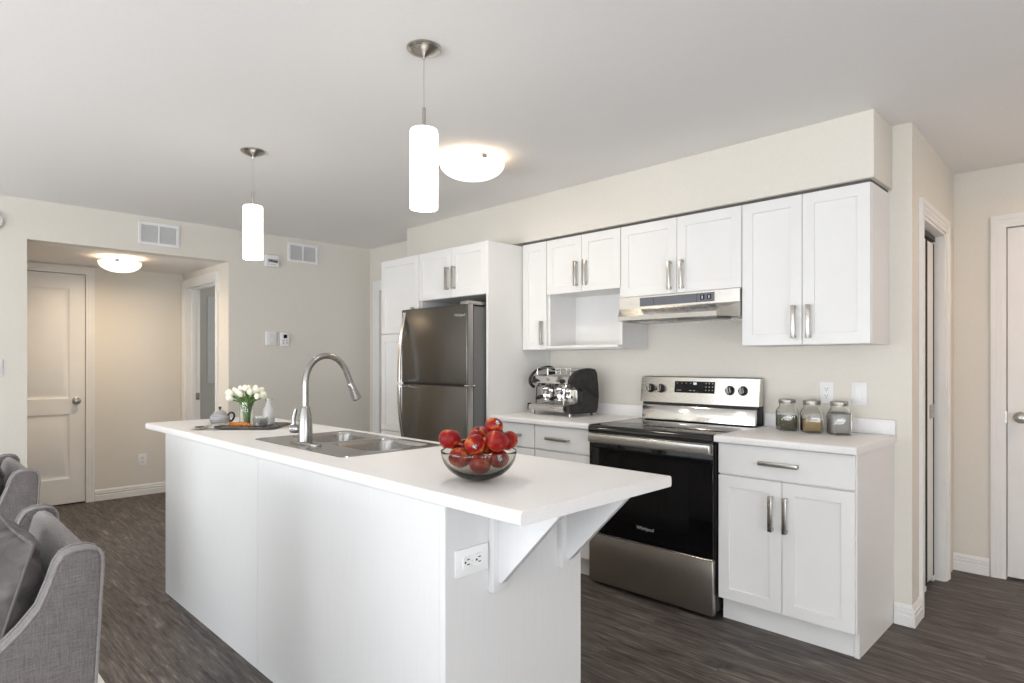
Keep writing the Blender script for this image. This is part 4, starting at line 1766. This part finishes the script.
t = thing('serving_tray', 'dark rectangular serving tray with a handle, holding vase and milk bottle', 'tray', P3(-.012, -.005), R(45))
bm = BM()
L = [[(x, y, z) for x, y in rrect(-a, a, -b, b, .03, 5)] for a, b, z in ((.14, .11, .0003), (.160, .128, .006), (.165, .132, .016), (.160, .128, .016), (.153, .121, .0085), (.132, .102, .0055))]
loft(bm, L)
obj('dish', bm, M_tray, t)
for sx in (1,):
    bm = BM()
    tube(bm, smoothpath([(sx * .158, -.055, .013), (sx * .190, -.05, .016), (sx * .204, 0, .017), (sx * .190, .05, .016), (sx * .158, .055, .013)], 5), .005, 8)
    obj('handle', bm, M_tray, t)
ZS = ZT + .0056
# vase with tulips
t = thing('flower_vase', 'clear glass vase of white tulips on the dark tray', 'vase', P3(-.055, .02, ZS + .0004))
bm = BM()
lathe(bm, [(.001, .0), (.036, .0), (.038, .003), (.040, .135), (.0378, .135), (.0355, .008), (.001, .008)], (0, 0, 0), 32)
obj('glass', bm, M_glass, t)
heads = []
rnd = random.Random(3)
for i in range(24):
    a = i * 2.399
    rr = .082 * math.sqrt((i + .5) / 24)
    hx, hy = rr * 1.25 * math.cos(a), rr * 1.1 * math.sin(a)
    hz = .192 - 6.0 * rr * rr + rnd.uniform(-.012, .012)
    heads.append((hx, hy, hz))
    bx, by = .022 * math.cos(a + 1), .022 * math.sin(a + 1)
    s0 = .25 if rr < .05 else .34
    top = Vector((hx, hy, hz))
    mid = Vector((hx * s0, hy * s0, .12))
    bm = BM()
    tube(bm, smoothpath([(bx * .7, by * .7, .012), tuple(mid), tuple(top)], 5), .0031, 6)
    st = obj('stem', bm, M_leaf, t)
    # tulip head: lofted cup with petal lobes
    bm = BM()
    dirv = (top - mid).normalized()
    q = Vector((0, 0, 1)).rotation_difference(dirv)
    s = rnd.uniform(.9, 1.12)
    Ls = []
    for z, r_ in ((-.003, .003), (.003, .011), (.012, .0155), (.022, .015), (.031, .011), (.037, .006)):
        Ls.append([top + q @ Vector(((r_ * (1 + .12 * math.cos(3 * k * PI / 6))) * s * math.cos(k * PI / 6), (r_ * (1 + .12 * math.cos(3 * k * PI / 6))) * s * math.sin(k * PI / 6), z * s)) for k in range(12)])
    loft(bm, Ls)
    obj('tulip_head', bm, M_petal, t, angle=60)
for i in range(8):
    a = i * .785 + .3
    bm = BM()
    c, s = math.cos(a), math.sin(a)
    pth = [Vector((.012 * c, .012 * s, .04)), Vector((.026 * c, .026 * s, .10)), Vector((.045 * c, .045 * s, .15)), Vector((.068 * c, .068 * s, .172))]
    w_ = [.004, .010, .009, .0012]
    Ls = []
    for p, q in zip(pth, w_):
        tg = Vector((-s, c, 0))
        nn = Vector((c * .5, s * .5, -.8)) * .0008
        Ls.append([p - tg * q, p + nn, p + tg * q, p - nn])
    loft(bm, Ls)
    obj('leaf', bm, M_leaf, t, angle=60)
# milk bottle
t = thing('milk_bottle', 'small glass bottle of milk on the tray beside the tulips', 'bottle', P3(.062, .03, ZS + .0004))
bm = BM()
lathe(bm, [(.001, 0), (.027, 0), (.031, .003), (.032, .012), (.032, .075), (.028, .093), (.019, .110), (.017, .118), (.017, .142), (.020, .145), (.020, .151), (.016, .152)], (0, 0, 0), 28, None, True, False)
lathe(bm, [(.016, .152), (.0145, .142), (.0145, .118), (.017, .108), (.0295, .0735), (.0295, .010), (.001, .008)], (0, 0, 0), 28, None, False, True)
bmesh.ops.remove_doubles(bm, verts=bm.verts, dist=1e-5)
obj('glass', bm, M_glass, t)
bm = BM()
lathe(bm, [(.001, .0078), (.0292, .0098), (.0297, .0735), (.0258, .0895), (.0178, .1070), (.0147, .118), (.0147, .134), (.001, .134)], (0, 0, 0), 28)
obj('milk', bm, M_milk, t)
# glass cup in front
t = thing('glass_cup', 'small grey tinted glass cup in front of the milk bottle', 'cup', P3(.050, -.055, ZS + .0004))
bm = BM()
lathe(bm, [(.001, 0), (.026, 0), (.034, .01), (.0375, .05), (.0375, .054), (.0355, .054), (.0352, .05), (.031, .012), (.024, .006), (.001, .006)], (0, 0, 0), 28)
obj('glass', bm, M_glass, t)
bm = BM()
lathe(bm, [(.001, .0065), (.023, .0068), (.030, .0125), (.0342, .046), (.001, .047)], (0, 0, 0), 28)
obj('contents', bm, M_ceramic, t)
bm = BM()
tube(bm, smoothpath([(-.030, 0, .045), (-.050, 0, .042), (-.055, 0, .03), (-.046, 0, .018), (-.032, 0, .016)], 4), .0025, 8)
h = obj('handle', bm, M_glass, t)
t.rotation_euler = (0, 0, R(200))
# orange slices fanned on the tray
bm = BM()
lathe(bm, [(.0004, 0), (.024, 0), (.026, .002), (.026, .006), (.024, .008), (.0004, .008)], (0, 0, 0), 28)
og = obj('orange_slice', bm, M_orange)
SL = [(-.105, -.045), (-.083, -.052), (-.061, -.050), (-.040, -.056), (-.020, -.050)]
ol = ['orange slice of the fanned row, the one at the napkin end', 'second orange slice from the napkin end of the row', 'middle orange slice of the five on the tray', 'orange slice next to the one at the cup end', 'orange slice closest to the glass cup']
for i, (a, b) in enumerate(SL):
    o = og if i == 0 else og.copy()
    if i:
        COL.objects.link(o)
    o.location = P3(a, b, ZS + .011 + .0012)
    o.rotation_euler = (R(0), R(22), R(45 + 4 * i))
    tag(o, ol[i], 'orange slice', 'orange slices on the tray')
# linen napkin trailing over the edge
bm = BM()
n, m_ = 14, 8
rows = []
for i in range(n + 1):
    u = i / n
    row = []
    for j in range(m_ + 1):
        v = j / m_
        lx = -.29 + .19 * u
        dy = -.15 + .10 * v + .02 * u
        q = at(lx, dy)
        over = max(0.0, min(1.0, (u - .30) / .14))
        z = ZT + .002 + .022 * over + .003 * math.sin(u * 9 + v * 5) ** 2
        row.append(bm.verts.new((q[0], q[1], z)))
    rows.append(row)
for i in range(n):
    for j in range(m_):
        bm.faces.new((rows[i][j], rows[i + 1][j], rows[i + 1][j + 1], rows[i][j + 1]))
bmesh.ops.solidify(bm, geom=bm.faces, thickness=-.0022)
o = obj('napkin', bm, M_linen, angle=70)
tag(o, 'beige linen napkin draped over the edge of the tray', 'napkin')
# butter knife on the napkin end
t = thing('table_knife', 'small knife with dark handle lying on the napkin', 'knife', P3(-.245, -.120, ZT + .0115), R(45))
bm = BM()
tube(bm, [(-.022, -.012, .0035), (.0, .0, .0035), (.02, .012, .0035)], [.0035, .0042, .003], 8)
obj('handle', bm, M_black, t)
bm = BM()
prism(bm, [(.02, .009), (.08, .044), (.088, .054), (.074, .052), (.018, .016)], 'z', .003, .0042)
obj('blade', bm, M_chrome, t)
# teapot
t = thing('teapot', 'grey ceramic teapot with dark knob and handle on the island end', 'teapot', (-3.775, 1.36, ZT), R(45))
bm = BM()
lathe(bm, [(.001, 0), (.044, 0), (.051, .005), (.055, .016), (.0545, .034), (.050, .046), (.042, .053), (.034, .056), (.001, .056)], (0, 0, 0), 32)
tube(bm, smoothpath([(-.020, .045, .024), (-.028, .060, .036), (-.033, .068, .050), (-.036, .074, .056)], 4), [.012] * 5 + [.0085] * 4 + [.006] * 4, 10)
obj('body', bm, M_ceramic, t)
bm = BM()
lathe(bm, [(.001, .0563), (.038, .0563), (.038, .060), (.030, .069), (.014, .077), (.001, .079)], (0, 0, 0), 28)
l_ = obj('lid', bm, M_ceramic, t)
bm = BM()
lathe(bm, [(.001, .0785), (.004, .0785), (.004, .084), (.008, .088), (.008, .095), (.004, .099), (.001, .0995)], (0, 0, 0), 16)
obj('knob', bm, M_black, l_)
bm = BM()
tube(bm, smoothpath([(.045, 0, .046), (.058, 0, .062), (.076, 0, .062), (.084, 0, .044), (.072, 0, .020), (.051, 0, .012)], 5), .0058, 10)
obj('handle', bm, M_black, t)

# ------------------------------------------------------------------ rug and armchairs
bm = BM()
box(bm, -4.2, -1.5, -1.7, .60, .0005, .012, .004)
o = obj('area_rug', bm, M_rug)
tag(o, 'cream area rug on the floor beneath the grey armchairs', 'rug')

ARM = [(.355, .15), (.372, .444), (.384, .68), (.3875, .745), (.386, .772), (.378, .787), (.359, .794), (.328, .794), (.305, .785), (.291, .764), (.277, .718), (.256, .664), (.218, .618),
       (.181, .583), (.12, .55), (.05, .53), (-.05, .522), (-.25, .52), (-.315, .515), (-.34, .495), (-.35, .46), (-.35, .15)]


def armchair(label, loc):
    t = thing('armchair', label, 'armchair', loc, 0, 'grey armchairs with their backs to the island')
    HW = .34
    for sx in (-1, 1):
        bm = BM()
        a, b = sorted((sx * HW, sx * (HW - .062)))
        prism(bm, ARM, 'x', a, b, .010, 3)
        ar = obj('arm', bm, M_fab, t, angle=50)
        bm = BM()
        up = [p for p in ARM]
        for x in (a + .004, b - .004):
            tube(bm, [(x, y, z) for y, z in up], .0042, 8, True)
        obj('piping', bm, M_piping, ar, angle=60)
    bm = BM()
    prism(bm, [(.345, .16), (.364, .45), (.380, .70), (.379, .745), (.370, .775), (.352, .788), (.335, .788), (.322, .776), (.314, .745), (.304, .70), (.288, .6), (.262, .42), (.25, .16)], 'x', -HW + .064, HW - .064, .006, 3)
    obj('backrest', bm, M_fab, t, angle=50)
    bm = BM()
    prism(bm, [(-.335, .17), (.24, .17), (.24, .29), (-.335, .29)], 'x', -HW + .064, HW - .064, .006, 2)
    obj('seat_frame', bm, M_fab, t, angle=50)
    bm = BM()
    prism(bm, [(-.35, .30), (-.362, .33), (-.362, .40), (-.345, .43), (-.30, .44), (.20, .435), (.238, .42), (.238, .30), (.2, .292), (-.3, .292)], 'x', -HW + .068, HW - .068, .018, 3)
    obj('seat_cushion', bm, M_fab, t, angle=50)
    for x in (-HW + .05, HW - .05):
        for y in (-.30, .33):
            bm = BM()
            loft(bm, [[(x + s * a_, y + s * b_, z) for a_, b_ in ((-1, -1), (1, -1), (1, 1), (-1, 1))] for s, z in ((.015, 0), (.022, .158))])
            obj('leg', bm, M_leg, t)
    return t


def cushion(label, loc):
    t = thing('throw_pillow', label, 'pillow', loc, 0, 'grey velvet pillows on the armchairs')
    bm = BM()
    n = 36
    H = .195
    top, bot = [], []
    for side_ in (1, -1):
        g = []
        for i in range(n + 1):
            row = []
            for j in range(n + 1):
                u, v = -1 + 2 * i / n, -1 + 2 * j / n
                pin = 1 - .07 * (u * u * (1 - v * v) + v * v * (1 - u * u)) - .0
                th = .088 * max(0, (1 - abs(u) ** 3.4)) ** .5 * max(0, (1 - abs(v) ** 3.4)) ** .5
                # soft creases near corners
                q_ = Vector((u * 1.3 + v * .6, v * 2.6 - u * .5, side_ * 3.0))
                cr = (noise.noise(q_) * .034 + abs(noise.noise(q_ * 1.9)) * -.040) * (.35 + .65 * max(abs(u), abs(v)))
                row.append((u * H * (1 - .06 * (1 - v * v)), side_ * (th + cr * (1 if th > .01 else 0)), v * H * (1 - .06 * (1 - u * u))))
            g.append(row)
        V = [[bm.verts.new(p) for p in r_] for r_ in g]
        for i in range(n):
            for j in range(n):
                bm.faces.new((V[i][j], V[i + 1][j], V[i + 1][j + 1], V[i][j + 1]))
    bmesh.ops.remove_doubles(bm, verts=bm.verts, dist=1e-5)
    mt = Matrix.Rotation(R(8), 4, 'Z') @ Matrix.Rotation(R(-14), 4, 'X') @ Matrix.Rotation(R(6), 4, 'Y')
    bmesh.ops.transform(bm, matrix=mt, verts=bm.verts)
    obj('cover', bm, M_velvet, t, angle=80)
    bm = BM()
    pts = []
    for k in range(80):
        a = k / 80 * 4
        s = a % 1 * 2 - 1
        e = int(a)
        u, v = ((s, -1), (1, s), (-s, 1), (-1, -s))[e]
        pts.append(mt @ Vector((u * H * (1 - .06 * (1 - v * v)), 0, v * H * (1 - .06 * (1 - u * u)))))
    tube(bm, pts, .0045, 8, True)
    obj('piping', bm, M_velvet, t, angle=80)
    return t


c1 = armchair('grey tweed armchair close to the camera, in front of the island side', (-2.22, 0, .012))
c2 = dup(c1, (-3.74, .075, .012), 'grey tweed armchair farther off, beside the alcove opening')
k1 = cushion('grey velvet pillow leaning in the closer armchair', (-2.168, .185, .650))
k2 = dup(k1, (-3.675, .260, .650), 'grey velvet pillow in the farther armchair, barely in the picture')
